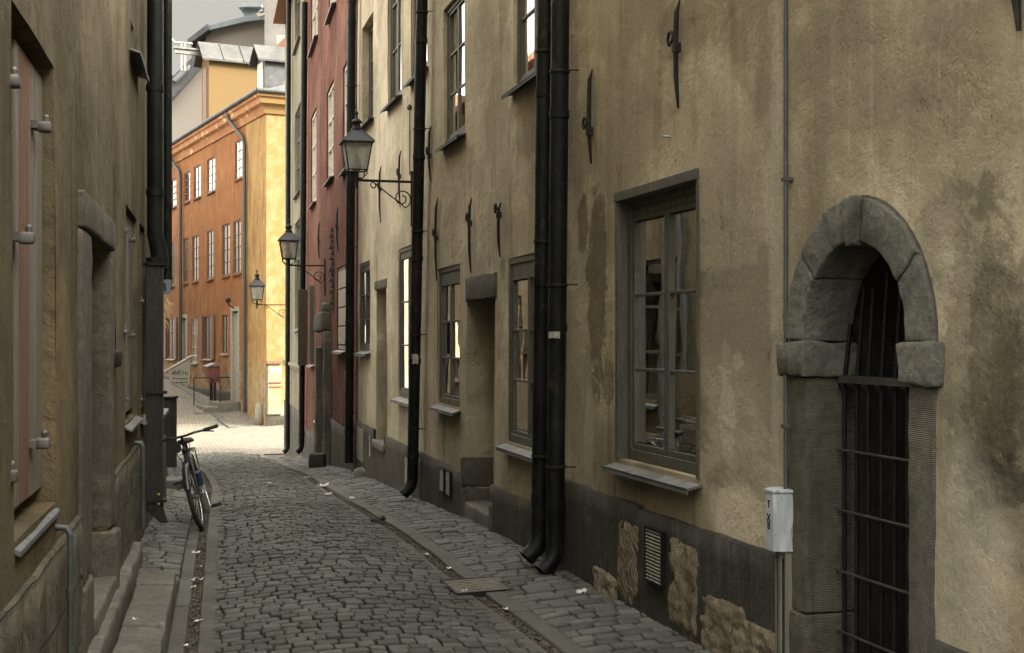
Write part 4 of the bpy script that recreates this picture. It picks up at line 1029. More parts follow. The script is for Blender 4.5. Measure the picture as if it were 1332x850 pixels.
# second left-hand house
HL2=empty('plastered_house',WL.P(13,0,-1),'narrow strip of dark house between the two black pipes on the left','house')
l2a,l2b=WL.at_y(12.003),WL.at_y(13.78)
wall_part('wall',WL,l2a,l2b,-1.0,TL,[(l2a+.3,l2a+1.3,.9,2.5)],M['left'],HL2,step=.4); roof_part(WL,l2a,l2b,TL,HL2,M['tile'])
window(HL2,WL,l2a+.3,l2a+1.3,.9,2.5,tiny=True)
plinth_part(WL,[(l2a,l2b,.55)],'rubble',HL2)
uu2=WL.at_y(13.72); zc2=EYE+(440-377)/F*13.72; mb=MB(); mb.tube([WL.P(uu2,8.1,.055),WL.P(uu2,zc2,.055)],.045,14); 
for z in (3,4.4,6): mb.tube([WL.P(uu2,z,.055),WL.P(uu2,z+.05,.055)],.050,14)
mb.build('downpipe',M['pipe'],HL2)
mb=MB(); uu3=WL.U(208,.05); mb.tube([WL.P(uu3,8.1,.05),WL.P(uu3,-.3,.05)],.035,10); mb.build('cable_pipe',M['conduit'],HL2)
# house number plate
Yp=13.56; pl=[at(208,384,Yp),at(221.5,382,Yp),at(223,365.5,Yp),at(221,364,Yp),at(208,364,Yp)]
NP=empty('number_plate',at(215,374,Yp),'small blue grey plate reading 3 on the dark wall beside the second black pipe','sign')
mb=MB(); mb.prism(pl,(0,.012,0)); mb.build('plate',M['plate'],NP)
text('3',NP,at(213.3,374.2,Yp-.004),(1,0,0),(0,0,1),.125,'black')
mb=MB(); mb.tube([at(212,364,Yp),at(212,350,Yp),at(207,346,Yp)],.006,6); mb.build('holder',M['pole'],NP)
# dried straw hanging below the plate
mb=MB(); rnd=random.Random(3)
for k in range(16):
    x=rnd.uniform(208,215); y=rnd.choice((372,383,386,392,404,409,415)); 
    dx=rnd.uniform(4,13); dy=rnd.uniform(4,26)
    Y_=Yp+.1+rnd.uniform(-.1,.15); P=[at(x,y,Y_),at(x+dx*.5,y+dy*.25,Y_-.03),at(x+dx,y+dy,Y_-.05)]
    mb.tube(P,[.002,.0045,.001],4)
mb.tube([at(208,380,Yp+.1),at(209,430,Yp+.1)],.004,4)
tag(mb.build('straw_ornament',M['straw'],None,loc=at(212,395,Yp)),'pale dried straw sprigs hanging under the number plate','straw')
# third left-hand house, set back
HL3=empty('plastered_house',WL3.P(5,-.8,-1),'pale plastered house set back behind the second black pipe on the left','house')
l3b=WL3.at_y(27)
w3=[(x,x+1.1,.8,2.4) for x in (1.5,4.5,7.8)]+[(x,x+1.1,3.6,5.2) for x in (1.5,4.5,7.8)]
wall_part('wall',WL3,0,l3b,-1.6,6.0,w3,M['left_far'],HL3,step=.6); roof_part(WL3,0,l3b,6.0,HL3,M['tile'],rise=1.0)
for r_ in w3: window(HL3,WL3,*r_,tiny=True,curtain='curtain_pale')
# cabinet
cb=Vector((-5.86,21.2,0)); cz=gz(cb.x,cb.y); CBX=empty('street_cabinet',(cb.x,cb.y,cz),'tall narrow dark cabinet standing behind the bicycle at the left edge of the lane','cabinet')
def cf(a_,b_,c_): return Vector((cb.x+a_,cb.y+b_,cz+c_))
mb=MB(); mb.box(cf,-.30,.155,0,.4,-.05,1.13); mb.build('body',M['wood_dark'],CBX,.008)
mb=MB(); mb.box(cf,-.32,.175,-.02,.42,1.13,1.17); mb.build('lid',M['iron'],CBX,.006)
# bench-like stone step
p3=hit(222,636); mb=MB(); X3=lambda a_,b_,c_: Vector((p3.x+a_,p3.y+b_,p3.z+c_))
mb.rbox(X3,-.35,.10,0,.45,-.1,.10,step=.1,r=.02,amp=.006); tag(mb.build('stone_step',M['kerb'],None,loc=p3),'pale grey stone step beside the bicycle at the foot of the left houses','step')
# low granite slabs in the foreground
GS=empty('stone_landing',(-1.9,7,0),'low landing of worn grey stone slabs at the bottom left','step')
yy=5.2
for L_ in (.72,.68,.62,.50,.39):
    y1_=yy+L_; mb=MB()
    mb.rbox(lambda a_,b_,c_: Vector((xL(b_)+a_,b_,gz(xL(b_)+a_,b_)*.3+c_)),.125,.355,yy+.005,y1_-.005,-.12,.105+.012*random.uniform(-1,1),step=.08,r=.018,amp=.007,freq=5)
    mb.build('slab',M['slab'],GS); yy=y1_
# =================================================================== ANTIK sign
Ys=20.0; SG=empty('hanging_sign',at(212,485,Ys),'grey hanging shop sign reading ANTIK on a pale slanting pole','sign')
mb=MB(); mb.tube([at(206,488.5,Ys),at(249,463.5,Ys)],.018,8); mb.tube([at(249,463.5,Ys),at(256,463,Ys)],.012,6); mb.build('pole',M['pole'],SG)
bd=[at(220.5,500.5,Ys),at(246.5,500.5,Ys),at(247.2,466.5,Ys),at(219.5,481.5,Ys)]
mb=MB(); mb.prism(bd,(0,.012,0)); mb.build('board',M['sign'],SG)
for i,ch_ in enumerate('ANTIK'):
    text(ch_,SG,at(225.4+4.3*i,486.2-.9*math.sin(math.pi*(i+.2)/4.4),Ys-.004),(1,-.0,-.06+.03*i),(0,0,1),.082,'black')
mb=MB(); rnd=random.Random(5)
for y_,x0_,x1_,h_ in ((492.8,224.5,243.5,1.5),(498,223.3,244,2.0)):
    x=x0_
    while x<x1_:
        w=rnd.uniform(.5,1.3); hh=h_*rnd.uniform(.5,1); mb.prism([at(x,y_+hh/2,Ys-.003),at(x+w,y_+hh/2,Ys-.003),at(x+w*.9,y_-hh/2,Ys-.003),at(x,y_-hh/2,Ys-.003)],(0,.002,0)); x+=w+rnd.uniform(.25,.6)
mb.build('small_lettering',M['black'],SG)
# =================================================================== ORANGE HOUSE
HO=empty('orange_house',WO.P(6,-1.5,-3),'orange and yellow plastered house with a moulded cornice and a hoist dormer','house')
fo=WO.fr(); EV=10.35; oe=WO.at_y(80)
def RO(xl,xr,yt,yb,d=.12):
    xm=(xl+xr)/2; return (WO.U(xr),WO.U(xl),WO.V(xm,yb),WO.V(xm,yt),d)
topw=[RO(223,229,233,270),RO(239.5,247,224,263),RO(252,261,216,257.5),RO(269.5,279.5,206,250),RO(305.5,315,183,233)]
midw=[RO(222,227,316,372),RO(238.5,245,310,368),RO(250,258,307,366),RO(269,277.5,300,363),RO(289,299,292,359),RO(303.5,313.5,287,356)]
grw=[RO(217,228,414,467),RO(249.5,257,415,472),RO(264.5,276,412,467),RO(288.5,297,410,460)]
drs=[(WO.U(243.5),WO.U(237),-1.5,WO.V(240,414),.15),(WO.U(311),WO.U(302),WO.V(306,522),WO.V(306,405),.15)]
more=[(u_,u_+1.2,z,z+1.9,.12) for u_ in (20,23.5,27) for z in (4.6,8.0)]
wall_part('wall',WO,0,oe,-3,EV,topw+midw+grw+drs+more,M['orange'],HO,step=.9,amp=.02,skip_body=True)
for r_ in topw: window(HO,WO,*r_[:4],tiny=True,depth=.06,rows=4,fm='wood_brown',curtain='curtain_pale',sillmat='wood_brown',fw=.06)
for r_ in midw: window(HO,WO,*r_[:4],tiny=True,depth=.06,rows=4,pane='dull_pane',fm='wood_brown',curtain='curtain',sillmat='wood_brown',fw=.06)
for r_ in more: window(HO,WO,*r_[:4],tiny=True,depth=.06,rows=4,fm='wood_brown',curtain=None)
for i,r_ in enumerate(grw):
    f=window(HO,WO,*r_[:4],tiny=True,depth=.06,rows=3,fm='wood_brown' if i!=1 else 'white_paint',pane='dull_pane',curtain='curtain',sillmat='pale_paint')
    if i in (0,2):
        for s_ in (-1,1):
            m_=MB(); e=r_[0] if s_<0 else r_[1]; m_.box(fo,min(e,e+s_*.5),max(e,e+s_*.5),r_[2],r_[3]+.05,.02,.07)
            m_.build('shutter',M['wood_brown'],f)
for i,d in enumerate(drs):
    mb=MB(); mb.box(fo,d[0]+.08,d[1]-.08,d[2],d[3]-.08,-.12,-.06); dd2=mb.build('door',M['pale_paint'],HO)
    mb=MB()
    for q in ((d[0]-.12,d[0]+.08,d[2],d[3]),(d[1]-.08,d[1]+.12,d[2],d[3]),(d[0]-.12,d[1]+.12,d[3],d[3]+.18)): mb.box(fo,*q,-.1,.04)
    mb.build('door_frame',M['pale_paint'],HO)
    mb=MB(); mb.box(fo,d[0]+.2,d[0]+.24,d[2]+1,d[2]+1.1,-.06,-.02); mb.build('handle',M['iron'],dd2)
mb=MB(); mb.tube([WO.P(WO.U(306),WO.V(306,402),.0),WO.P(WO.U(306),WO.V(306,398),.25),WO.P(WO.U(306),WO.V(306,392),.3)],.03,6); mb.ball(WO.P(WO.U(306),WO.V(306,391),.3),.11); mb.build('door_lamp',M['iron'],HO)
# corner wall
fc=WC.fr()
wall_part('wall',WC,0,9,-3,EV,[],M['yellow'],HO,step=.9,amp=.02,skip_body=True)
mb=MB(); # rear walls
A=WO.P(oe,0,0); B=WC.P(9,0,0); Cn=A+(B-WO.P(0,0,0))
for p_,q_ in ((A,Cn),(B,Cn)): mb.add([p_+Vector((0,0,-3)),q_+Vector((0,0,-3)),q_+Vector((0,0,EV)),p_+Vector((0,0,EV))],[(0,1,2,3)])
mb.build('rear_wall',M['orange'],HO)
# cornice
def cornice(W,u1,mt):
    pr=[(0,EV-.25),(.06,EV-.25),(.10,EV-.12),(.16,EV+.02),(.30,EV+.10),(.34,EV+.28),(.42,EV+.34),(.42,EV+.46),(0,EV+.46)]
    mb=MB(); n=len(pr); mb.add([W.P(-o,z,o) for o,z in pr]+[W.P(u1,z,o) for o,z in pr],[(i_,i_+1,i_+1+n,i_+n) for i_ in range(n-1)]); return mb.build('cornice',M[mt],HO)
def corn_mat():
    g=G('cornice_plaster'); ob=g.obj()
    c=g.mix(g.ss(g.noise(ob,1.0,5,.6),.35,.65),(.24,.10,.04),(.29,.14,.055)); c=g.mix(g.ss(g.noise(ob,1.7,4,.6,.5),.60,.64,0,.85),c,(.48,.38,.2))
    return g.done(c,.9,g.bump(g.noise(ob,12,4,.6),.4,.02))
M['cornice']=corn_mat()
cornice(WO,oe,'cornice'); cornice(WC,9,'yellow')
# gutter and low roof
mb=MB(); zg=EV+.53
mb.tube([WO.P(-.5,zg,.46),WO.P(oe,zg,.46)],.09,8); mb.tube([WC.P(-.5,zg,.46),WC.P(9,zg,.46)],.09,8); mb.build('gutter',M['zinc_dark'],HO)
ri=2.1; c0=WO.P(0,EV+.50,0)+Vector((0,0,0))
n3o=Vector((WO.n.x,WO.n.y,0)); n3c=Vector((WC.n.x,WC.n.y,0))
e0=c0+n3o*.42+n3c*.42; e1=WO.P(oe,EV+.50,.42); e2_=WC.P(9,EV+.50,.42); r0_=c0-n3o*4.5-n3c*4.5+Vector((0,0,ri)); r1_=WO.P(oe,EV+.5+ri,-4.5); r2_=WC.P(9,EV+.5+ri,-4.5)
mb=MB(); mb.add([e0,e1,r1_,r0_,e2_,r2_],[(0,1,2,3),(4,0,3,5)]); mb.add([r0_,r1_,r1_-n3o*6,r2_,r2_-n3c*.01],[(0,1,2,3)]); mb.build('roof',M['zinc_dark'],HO)
# downpipes of the orange house
def opipe(px_,ytop,bend=True):
    u_=WO.U(px_,.12); mb=MB(); pts=[]
    if bend: pts=[WO.P(u_+1.6,EV+.42,.42),WO.P(u_+1.5,EV+.1,.36),WO.P(u_+.25,EV-.75,.14)]
    pts+=[WO.P(u_,EV-1.1,.12),WO.P(u_,gz(WO.P(u_,0,0).x,WO.P(u_,0,0).y)+.1,.12)]
    mb.tube(pts,.075,10); mb.build('downpipe',M['wood_dark'],HO)
opipe(318,0); opipe(234.5,0)
# grey foot of the facade
plinth_part(WO,[(WO.U(300.5),WO.U(243.8),WO.V(275,506)-.0),(WO.U(236.7),oe,WO.V(240,492))],'plinth2',HO,o=.03,step=1.0)
plinth_part(WC,[(0,9,WC.V(355,541))],'plinth2',HO,o=.03,step=1.0)
# entrance steps with railing
mb=MB(); du=drs[1]; 
for k,(h_,o_) in enumerate(((du[2],.9),(du[2]-.18,1.35),(du[2]-.38,1.8))):
    mb.rbox(fo,du[0]-.25,du[1]+.35+.25*k,-3,h_,.02,o_,step=.5,r=.03,amp=.01)
mb.build('entrance_steps',M['slab'],HO)
mb=MB()
for k,o_ in enumerate((.75,1.5)):
    for u_ in (du[1]+.3,):
        mb.tube([WO.P(u_,du[2]-.2*k,o_),WO.P(u_,du[2]+.95-.0*k,o_)],.025,6)
mb.tube([WO.P(du[1]+.3,du[2]+.95,0),WO.P(du[1]+.3,du[2]+.95,1.5)],.025,6); mb.tube([WO.P(du[0]-.1,du[2]-.0,.8),WO.P(du[0]-.1,du[2]+.95,.8),WO.P(du[1]+.3,du[2]+.95,.8)],.025,6)
mb.build('railing',M['iron'],HO)
# notice boards on the corner wall
NB=empty('notice_board',WC.P(WC.U(358),-1,.1),'tall framed notice board with white and ochre posters on the sunlit yellow corner','notice board')
def RC(xl,xr,yt,yb,o): return (WC.U(xl,o),WC.U(xr,o),WC.V((xl+xr)/2,yb,o),WC.V((xl+xr)/2,yt,o))
def cbox(q,o0,o1,mt,nm): 
    m_=MB(); m_.box(fc,*q,o0,o1); m_.build(nm,M[mt],NB)
cbox(RC(349,366,473,539,.05),.0,.03,'notice','backboard'); cbox(RC(347,366.5,470,473.5,.1),0,.12,'wood_brown','top_rail')
cbox(RC(346.5,349,477,540,.08),0,.07,'wood_dark','side_post'); cbox(RC(351.5,366,478,485,.06),.03,.05,'notice_white','poster'); cbox(RC(351,366,497,499,.06),.03,.06,'wood_brown','rail'); cbox(RC(351,366,502.5,504.5,.06),.03,.06,'wood_brown','rail'); cbox(RC(347,366,538.5,540,.08),0,.08,'wood_dark','bottom_rail')
# guard stone on the corner
p4=WO.P(.55,0,.1); z4=gz(p4.x,p4.y); mb=MB(); mb.lathe(Vector((p4.x,p4.y,z4-.1)),[(0,0),(.22,0),(.2,.5),(.15,.85),(.0,.95)],10); tag(mb.build('guard_stone',M['frame_stone'],None,loc=(p4.x,p4.y,z4)),'tapered guard stone at the foot of the sunlit yellow corner','guard stone')
# mailbox
mp=WO.P(WO.U(281,.6),0,.6); mz=gz(mp.x,mp.y); MBX=empty('mailbox',(mp.x,mp.y,mz),'red mailbox with a pale lid on a post beside the entrance steps','mailbox')
ym=mp.y; a_=at(270,498,ym); b_=at(284,477,ym); w=(b_.x-a_.x)
def mf(x,y,z): return WO.P(WO.U(277,.6)+x,z,.6+y)
mb=MB(); mb.box(mf,-.36,.36,-.2,.25,a_.z,b_.z); mb.build('body',M['red_box'],MBX,.02)
mb=MB(); P=[mf(-.42,-.25,b_.z),mf(.42,-.25,b_.z),mf(.42,.32,b_.z),mf(-.42,.32,b_.z)]; Q=[mf(-.42,0,b_.z+.14),mf(.42,0,b_.z+.14)]
mb.add(P+Q,[(0,1,2,3),(0,1,5,4),(3,2,5,4),(0,3,4),(1,2,5)]); mb.build('lid',M['zinc'],MBX)
mb=MB(); mb.box(mf,-.36,-.28,-.05,.05,mz-.1,a_.z); mb.box(mf,.28,.36,-.05,.05,mz-.1,a_.z); mb.build('post',M['iron'],MBX)
mb=MB(); mb.box(mf,-.25,-.05,.25,.262,a_.z+.2,b_.z-.1); mb.box(mf,.05,.25,.25,.262,a_.z+.2,b_.z-.1); mb.build('door',M['wood_brown'],MBX)
# hoist dormer (wall carried up through the eaves)
ua_,ub_=WO.U(272.5),WO.U(263); zt=WO.V(272.5,75); zp=WO.V(266,56)
mb=MB(); fr=fo
um=(ua_+ub_)/2
prf=[(ua_,EV+.3),(ub_,EV+.3),(ub_,zt),(um,zp-.25),(ua_,zt)]
mb.prism([WO.P(a_,z_,.02) for a_,z_ in prf],-n3o*3.6); D1=mb.build('dormer',M['dormer'],HO)
mb=MB(); k=.12
for s_,ue in ((-1,ua_),(1,ub_)):
    P=[WO.P(um,zp-.1,.35),WO.P(ue+s_*.22,zt-.16,.35),WO.P(ue+s_*.22,zt-.16,-3.8),WO.P(um,zp-.1,-3.8)]
    mb.prism(P,(0,0,.08))
for o_ in (-.6,-1.5,-2.4,-3.3): mb.tube([WO.P(um,zp-.0,o_),WO.P(ua_-.22,zt-.06,o_)],.03,4)
mb.build('dormer_roof',M['zinc_light'],D1)
mb=MB(); mb.box(fo,um-.32,um+.32,EV+.6,zt-.35,.02,.05); mb.build('hatch',M['wood_brown'],D1)
mb=MB(); mb.box(fo,um-.09,um+.09,zp-.65,zp-.45,-.5,1.35); mb.box(fo,um-.16,um+.16,zp-.45,zp-.38,-.2,1.42); mb.build('hoist_beam',M['zinc'],D1)
# second dormer
mb=MB(); ux=WO.U(336,-.6); P=[(ux-1.0,-.6),(ux+.1,-.6)]
zt2=WO.V(333,84,-.6); zp2=WO.V(333,66,-.6)
prf=[(ux-.9,EV+.5),(ux+.15,EV+.5),(ux+.15,zt2),(ux-.37,zp2-.1),(ux-.9,zt2)]
mb.prism([WO.P(a_,z_,-.6) for a_,z_ in prf],-n3o*4.5); D2=mb.build('dormer',M['zinc_dark'],HO)
mb=MB(); mb.box(fo,ux-.75,ux+.0,EV+.75,zt2-.1,-.6,-.56); mb.build('window',M['white_paint'],D2)
mb=MB()
for s_,ue in ((-1,ux-.9),(1,ux+.15)):
    P=[WO.P(ux-.37,zp2,-.3),WO.P(ue+s_*.18,zt2-.12,-.3),WO.P(ue+s_*.18,zt2-.12,-5.1),WO.P(ux-.37,zp2,-5.1)]; mb.prism(P,(0,0,.08))
mb.build('dormer_roof',M['zinc_light'],D2)
# =================================================================== HOUSES BEHIND
def slabpoly(pxs,Y,th,name,mt,parent):
    mb=MB(); P=[at(x,y,Y) for x,y in pxs]; mb.prism(P,(0,th,0)); return mb.build(name,M[mt],parent)
HA=empty('white_house',at(300,300,80),'large pale grey house with a slanting metal roof, behind the orange house','house')
slabpoly([(262,260),(344,260),(344,25),(318,28),(271,39),(262,70)],80,12,'wall','white_plaster',HA)
slabpoly([(344,18),(344,25),(318,28.5),(271,39.5),(269,34),(316,22)],79.4,13.5,'roof','blue_metal',HA)
slabpoly([(270,31),(271,39),(246,57),(243,52)],79.2,13,'side_roof','zinc_dark',HA)
c_=slabpoly([(317,27),(336,27),(336,8),(317,8)],82,3,'chimney','blue_metal',HA)
slabpoly([(310,10),(313,4.5),(316,3),(340,5),(340,9),(317,9)],81.5,4,'chimney_cap','blue_metal',c_)
slabpoly([(249,60),(268,45),(268,90),(249,90)],80.4,6,'side_wall','white_plaster',HA)
for x in (253,259): slabpoly([(x,62+ (253-x)*.3),(x+3,60+(253-x)*.3),(x+3,74),(x,74)],80.2,.1,'window','wood_dark',HA)
for i in range(3): slabpoly([(333+i*4,18-4*i),(344,14-4*i),(345,19-4*i),(336+i*3,22-4*i)],78,.5,'pipe_bend','white_paint',HA)
HBh=empty('gabled_house',at(240,300,66),'pale gabled house with a steep dark roof and skylight, left behind the orange house','house')
slabpoly([(212,260),(266,260),(266,78),(262,80),(212,136)],68,8,'wall','white_plaster',HBh)
rf=slabpoly([(212,112),(250,75),(266,62),(266,80),(262,84),(212,140)],67.5,9,'roof','zinc_dark',HBh)
slabpoly([(223,104),(236,91),(246,84),(244,90),(228,106)],67.2,.3,'skylight','blue_metal',rf)
mb=MB()
for x in (236,240.5): mb.tube([at(x,92,67),at(x,56,67)],.05,5)
for y in (56,64,70): mb.tube([at(234,y,67),at(250,y+1,67)],.05,5)
mb.tube([at(212,40,67),at(228,56,67),at(234,56,67)],.06,5); mb.build('roof_ladder',M['white_paint'],HBh)
HT=empty('stair_tower',at(356,300,74),'tall dark grey clad chimney tower right behind the orange house','tower')
slabpoly([(343.5,260),(384,260),(384,-60),(344.5,-60)],75,5,'shaft','shaft',HT)
HR=empty('tiled_house',at(365,200,70),'sliver of red tiled roof with a white chimney behind the dark dormer','house')
slabpoly([(352,75),(390,75),(390,30),(357,62)],70,4,'roof','tile',HR); slabpoly([(360,62),(378,62),(378,46),(360,46)],70.5,1.5,'chimney','white_paint',HR); slabpoly([(350,200),(390,200),(390,75.2),(350,75.2)],70.2,4,'wall','white_plaster',HR)
# house across the side street on the left (seen in window reflections)
H5=empty('plastered_house',WL4.P(8,-1,-1),'pale yellow house on the left side of the orange street','house')
w5=[(x,x+1.2,z,z+1.9) for x in (2,5,8,11,14) for z in (0,3.6,7.0)]
wall_part('wall',WL4,0,22,-3,10,w5,M['left_far'],H5,step=1.5,amp=.02)
wall_part('wall',WL4b,0,10,-3,10,[(x,x+1.2,z,z+1.9) for x in (2,5.5) for z in (0,3.6,7)],M['left_far'],H5,step=1.5,amp=.02,skip_body=True)
roof_part(WL4,-.3,22,10,H5,M['tile'],rise=1.2)
for r_ in w5: window(H5,WL4,*r_,tiny=True,curtain='curtain_pale')
for r_ in [(x,x+1.2,z,z+1.9) for x in (2,5.5) for z in (0,3.6,7)]: window(H5,WL4b,*r_,tiny=True,curtain='curtain_pale')

# =================================================================== GROUND
def frange(a,b,s): 
    n=max(1,int(round((b-a)/s))); return [a+(b-a)*k/n for k in range(n)]
xs=frange(-400,-60,60)+frange(-60,-12,4)+frange(-12,4,.25)+frange(4,40,4)+frange(40,400,60)+[400]
ys=frange(-200,-12,30)+frange(-12,2,1)+frange(2,42,.25)+frange(42,80,1)+frange(80,500,40)+[500]
mb=MB(); V=[(x,y,gz(x,y)-.034) for x in xs for y in ys]; ny=len(ys)
mb.add(V,[(i*ny+j,(i+1)*ny+j,(i+1)*ny+j+1,i*ny+j+1) for i in range(len(xs)-1) for j in range(ny-1)],True)
tag(mb.build('ground',M['soil']),kind='structure')
mb=MB(); xs2=frange(-60,-14,2)+frange(-14,0,.5)+frange(0,30,3); ys2=frange(16,37.6,.4)+frange(37.6,60,.6)+frange(60,120,3); ny=len(ys2)
V=[(x,y,gz(x,y)-.004) for x in xs2 for y in ys2]; fs=[]
for i in range(len(xs2)-1):
    for j in range(ny-1):
        xm=(xs2[i]+xs2[i+1])/2; ym=(ys2[j]+ys2[j+1])/2
        if ym<37.6 and xs2[i+1]>xL(ym)+.0: continue
        fs.append((i*ny+j,(i+1)*ny+j,(i+1)*ny+j+1,i*ny+j+1))
mb.add(V,fs,True); tag(mb.build('street',M['far_sett']),kind='structure')

def setts(name,y0,y1,lf,rf,row,wid,mat,gap=.009,slant=.26,lift=0.0,seed=1,var=.3):
    rnd=random.Random(seed); mb=MB(); V=[];Fc=[];S=[]
    y=y0; ri_=0
    while y<y1:
        rh=row*rnd.uniform(1-var*.6,1+var*.6); xl=lf(y+rh/2); xr=rf(y+rh/2)
        x=xl+ -rnd.random()*wid*.0; first=True
        xm=(xl+xr)/2
        while x<xr-.025:
            w=wid*rnd.uniform(1-var,1+var)
            if first: w*=rnd.uniform(.5,1.1); first=False
            if xr-(x+w)<wid*.4: w=xr-x
            cx,cy=x+w/2,y+rh/2
            ang=slant+.10*noise.noise(Vector((cx*.6,cy*.6,seed)))
            yy_=cy+(cx-xm)*ang+.02*noise.noise(Vector((cx*1.3,cy*1.1,5)))+rnd.uniform(-.004,.004)
            hw=w/2-gap*.22-rnd.random()*.002; hh=rh/2-gap/2-rnd.random()*.004
            if hw>.012 and hh>.012:
                zc=gz(cx,yy_)+lift+rnd.uniform(-.006,.005); rot=ang*.9+rnd.uniform(-.05,.05); ca,sa=math.cos(rot),math.sin(rot)
                tx,ty=rnd.uniform(-.035,.035),rnd.uniform(-.04,.04)
                dzx=(gz(cx+.1,yy_)-gz(cx-.1,yy_))/.2; dzy=(gz(cx,yy_+.1)-gz(cx,yy_-.1))/.2
                b=len(V); cor=[(-1,-1),(1,-1),(1,1),(-1,1)]; jit=[(rnd.uniform(-.006,.006),rnd.uniform(-.005,.005)) for _ in cor]
                # octagonal outline so corners read as worn
                ring=[]
                for k in range(4):
                    (ax,ay),(jx,jy)=cor[k],jit[k]; (bx,by),(kx,ky)=cor[(k+1)%4],jit[(k+1)%4]
                    A=Vector((ax*hw+jx,ay*hh+jy)); B=Vector((bx*hw+kx,by*hh+ky)); t=.07 if k%2==0 else .09
                    ring+= [A.lerp(B,t),A.lerp(B,1-t)]
                for (sc,dz) in ((1.02,-.045),(1.0,-.010),(.955,-.0025),(.86,.0)):
                    for p in ring:
                        X_,Y_=p.x*sc,p.y*sc; gx=cx+X_*ca-Y_*sa; gy=yy_+X_*sa+Y_*ca
                        V.append(Vector((gx,gy,zc+dz+(X_*tx+Y_*ty)*1.0+(gx-cx)*dzx+(gy-yy_)*dzy)))
                V.append(Vector((cx,yy_,zc+rnd.uniform(-.003,.002))))
                for L_ in range(3):
                    for k in range(8): Fc.append((b+L_*8+k,b+L_*8+(k+1)%8,b+L_*8+8+(k+1)%8,b+L_*8+8+k)); S.append(L_>0)
                for k in range(8): Fc.append((b+24+k,b+24+(k+1)%8,b+32)); S.append(True)
            x+=w
        y+=rh; ri_+=1
    mb.v=V; mb.uv=[(0,0)]*len(V); mb.f=Fc; mb.sm=S
    return tag(mb.build(name,M[mat]),kind='structure')
KR=.60
setts('road',5.2,37.8,lambda y: xL(y)+.615,lambda y: xR(y)-.885,.096,.102,'sett',seed=2,gap=.008,var=.22)
setts('walkway',4.6,37.0,lambda y: xR(y)-KR+.008,lambda y: xR(y)+.03,.104,.150,'sett_walk',slant=.27,lift=.004,seed=3,var=.28,gap=.009)
setts('walkway',8.25,26.0,lambda y: xL(y)-.02,lambda y: xL(y)+.355,.12,.14,'sett_walk',slant=.24,seed=4)
setts('walkway',26.0,37.8,lambda y: xL(y)-.0,lambda y: xL(y)+.61,.13,.14,'sett',slant=.24,seed=6)
setts('walkway',4.8,8.25,lambda y: xL(y)+.36,lambda y: xL(y)+.372,.1,.02,'sett',seed=9) if 0 else None
def kerb(name,y0,y1,fn,w,seg,lift,h=.10,mat='kerb',skip=()):
    mb=MB(); y=y0; rnd=random.Random(int(y0*10+w*100))
    while y<y1:
        L_=seg*rnd.uniform(.75,1.25)
        z_off=lift+rnd.uniform(-.004,.004)
        if not any(a<y+L_/2<b for a,b in skip):
            def fr_(a_,b_,c_): 
                x=fn(b_)+a_; return Vector((x,b_+.26*a_,gz(x,b_)+c_+z_off))
            mb.rbox(fr_,0,w,y+.004,min(y+L_,y1)-.004,-h,0,step=.16 if y<16 else .5,r=.012,amp=.004,freq=4)
        y+=L_
    return tag(mb.build(name,M[mat]),kind='structure')
gr=hit(628,766)
sk=((gr.y-.36,gr.y+.30),)
kerb('kerb',4.8,37.5,lambda y: xR(y)-KR-.125,.125,.95,.006)
kerb('kerb',4.8,37.5,lambda y: xR(y)-KR-.285,.075,1.3,-.006)
kerb('kerb',4.8,26,lambda y: xL(y)+.365,.085,1.25,.004)
kerb('kerb',4.8,33,lambda y: xL(y)+.52,.09,1.4,.002)
# gutter debris (gravel, leaf mould)
def gravel(name,y0,y1,fa,fb,n,label):
    rnd=random.Random(int(n)); mb=MB()
    for _ in range(n):
        y=y0+(y1-y0)*rnd.random()**1.7; x=fa(y)+(fb(y)-fa(y))*rnd.random(); s=rnd.uniform(.004,.013); z=gz(x,y)-.024+s*.4
        a=rnd.random()*6.3; ex=Vector((math.cos(a),math.sin(a),rnd.uniform(-.3,.3)))*s*rnd.uniform(.8,1.6); ey=Vector((-math.sin(a),math.cos(a),rnd.uniform(-.3,.3)))*s; ez=Vector((rnd.uniform(-.3,.3),rnd.uniform(-.3,.3),1))*s*.6; c=Vector((x,y,z))
        mb.add([c+ex,c+ey,c-ex,c-ey,c+ez,c-ez],[(0,1,4),(1,2,4),(2,3,4),(3,0,4),(1,0,5),(2,1,5),(3,2,5),(0,3,5)])
    return tag(mb.build(name,M['gravel']),label,'gravel',kind='stuff')
gravel('gravel',5,20,lambda y: xR(y)-KR-.21,lambda y: xR(y)-KR-.125,3200,'dark grit and leaf mould lying in the right gutter')
gravel('gravel',5,20,lambda y: xL(y)+.45,lambda y: xL(y)+.52,2600,'dark grit lying in the left gutter')
# pale kerb curve of the side street
def ribbon(pts,w,h,name='kerb'):
    P=[hit(*p) for p in pts]; mb=MB()
    for a_,b_ in zip(P,P[1:]):
        d=(b_-a_); d.z=0; L_=d.length; d.normalize(); n_=Vector((d.y,-d.x,0))
        mb.prism([a_+n_*w/2+Vector((0,0,h)),b_+n_*w/2+Vector((0,0,h)),b_-n_*w/2+Vector((0,0,h)),a_-n_*w/2+Vector((0,0,h))],(0,0,-.2))
    return tag(mb.build(name,M['kerb']),kind='structure')
ribbon([(224,499),(240,506.5),(252,514),(264,524),(276,536),(288,546),(303,557)],.30,.03)
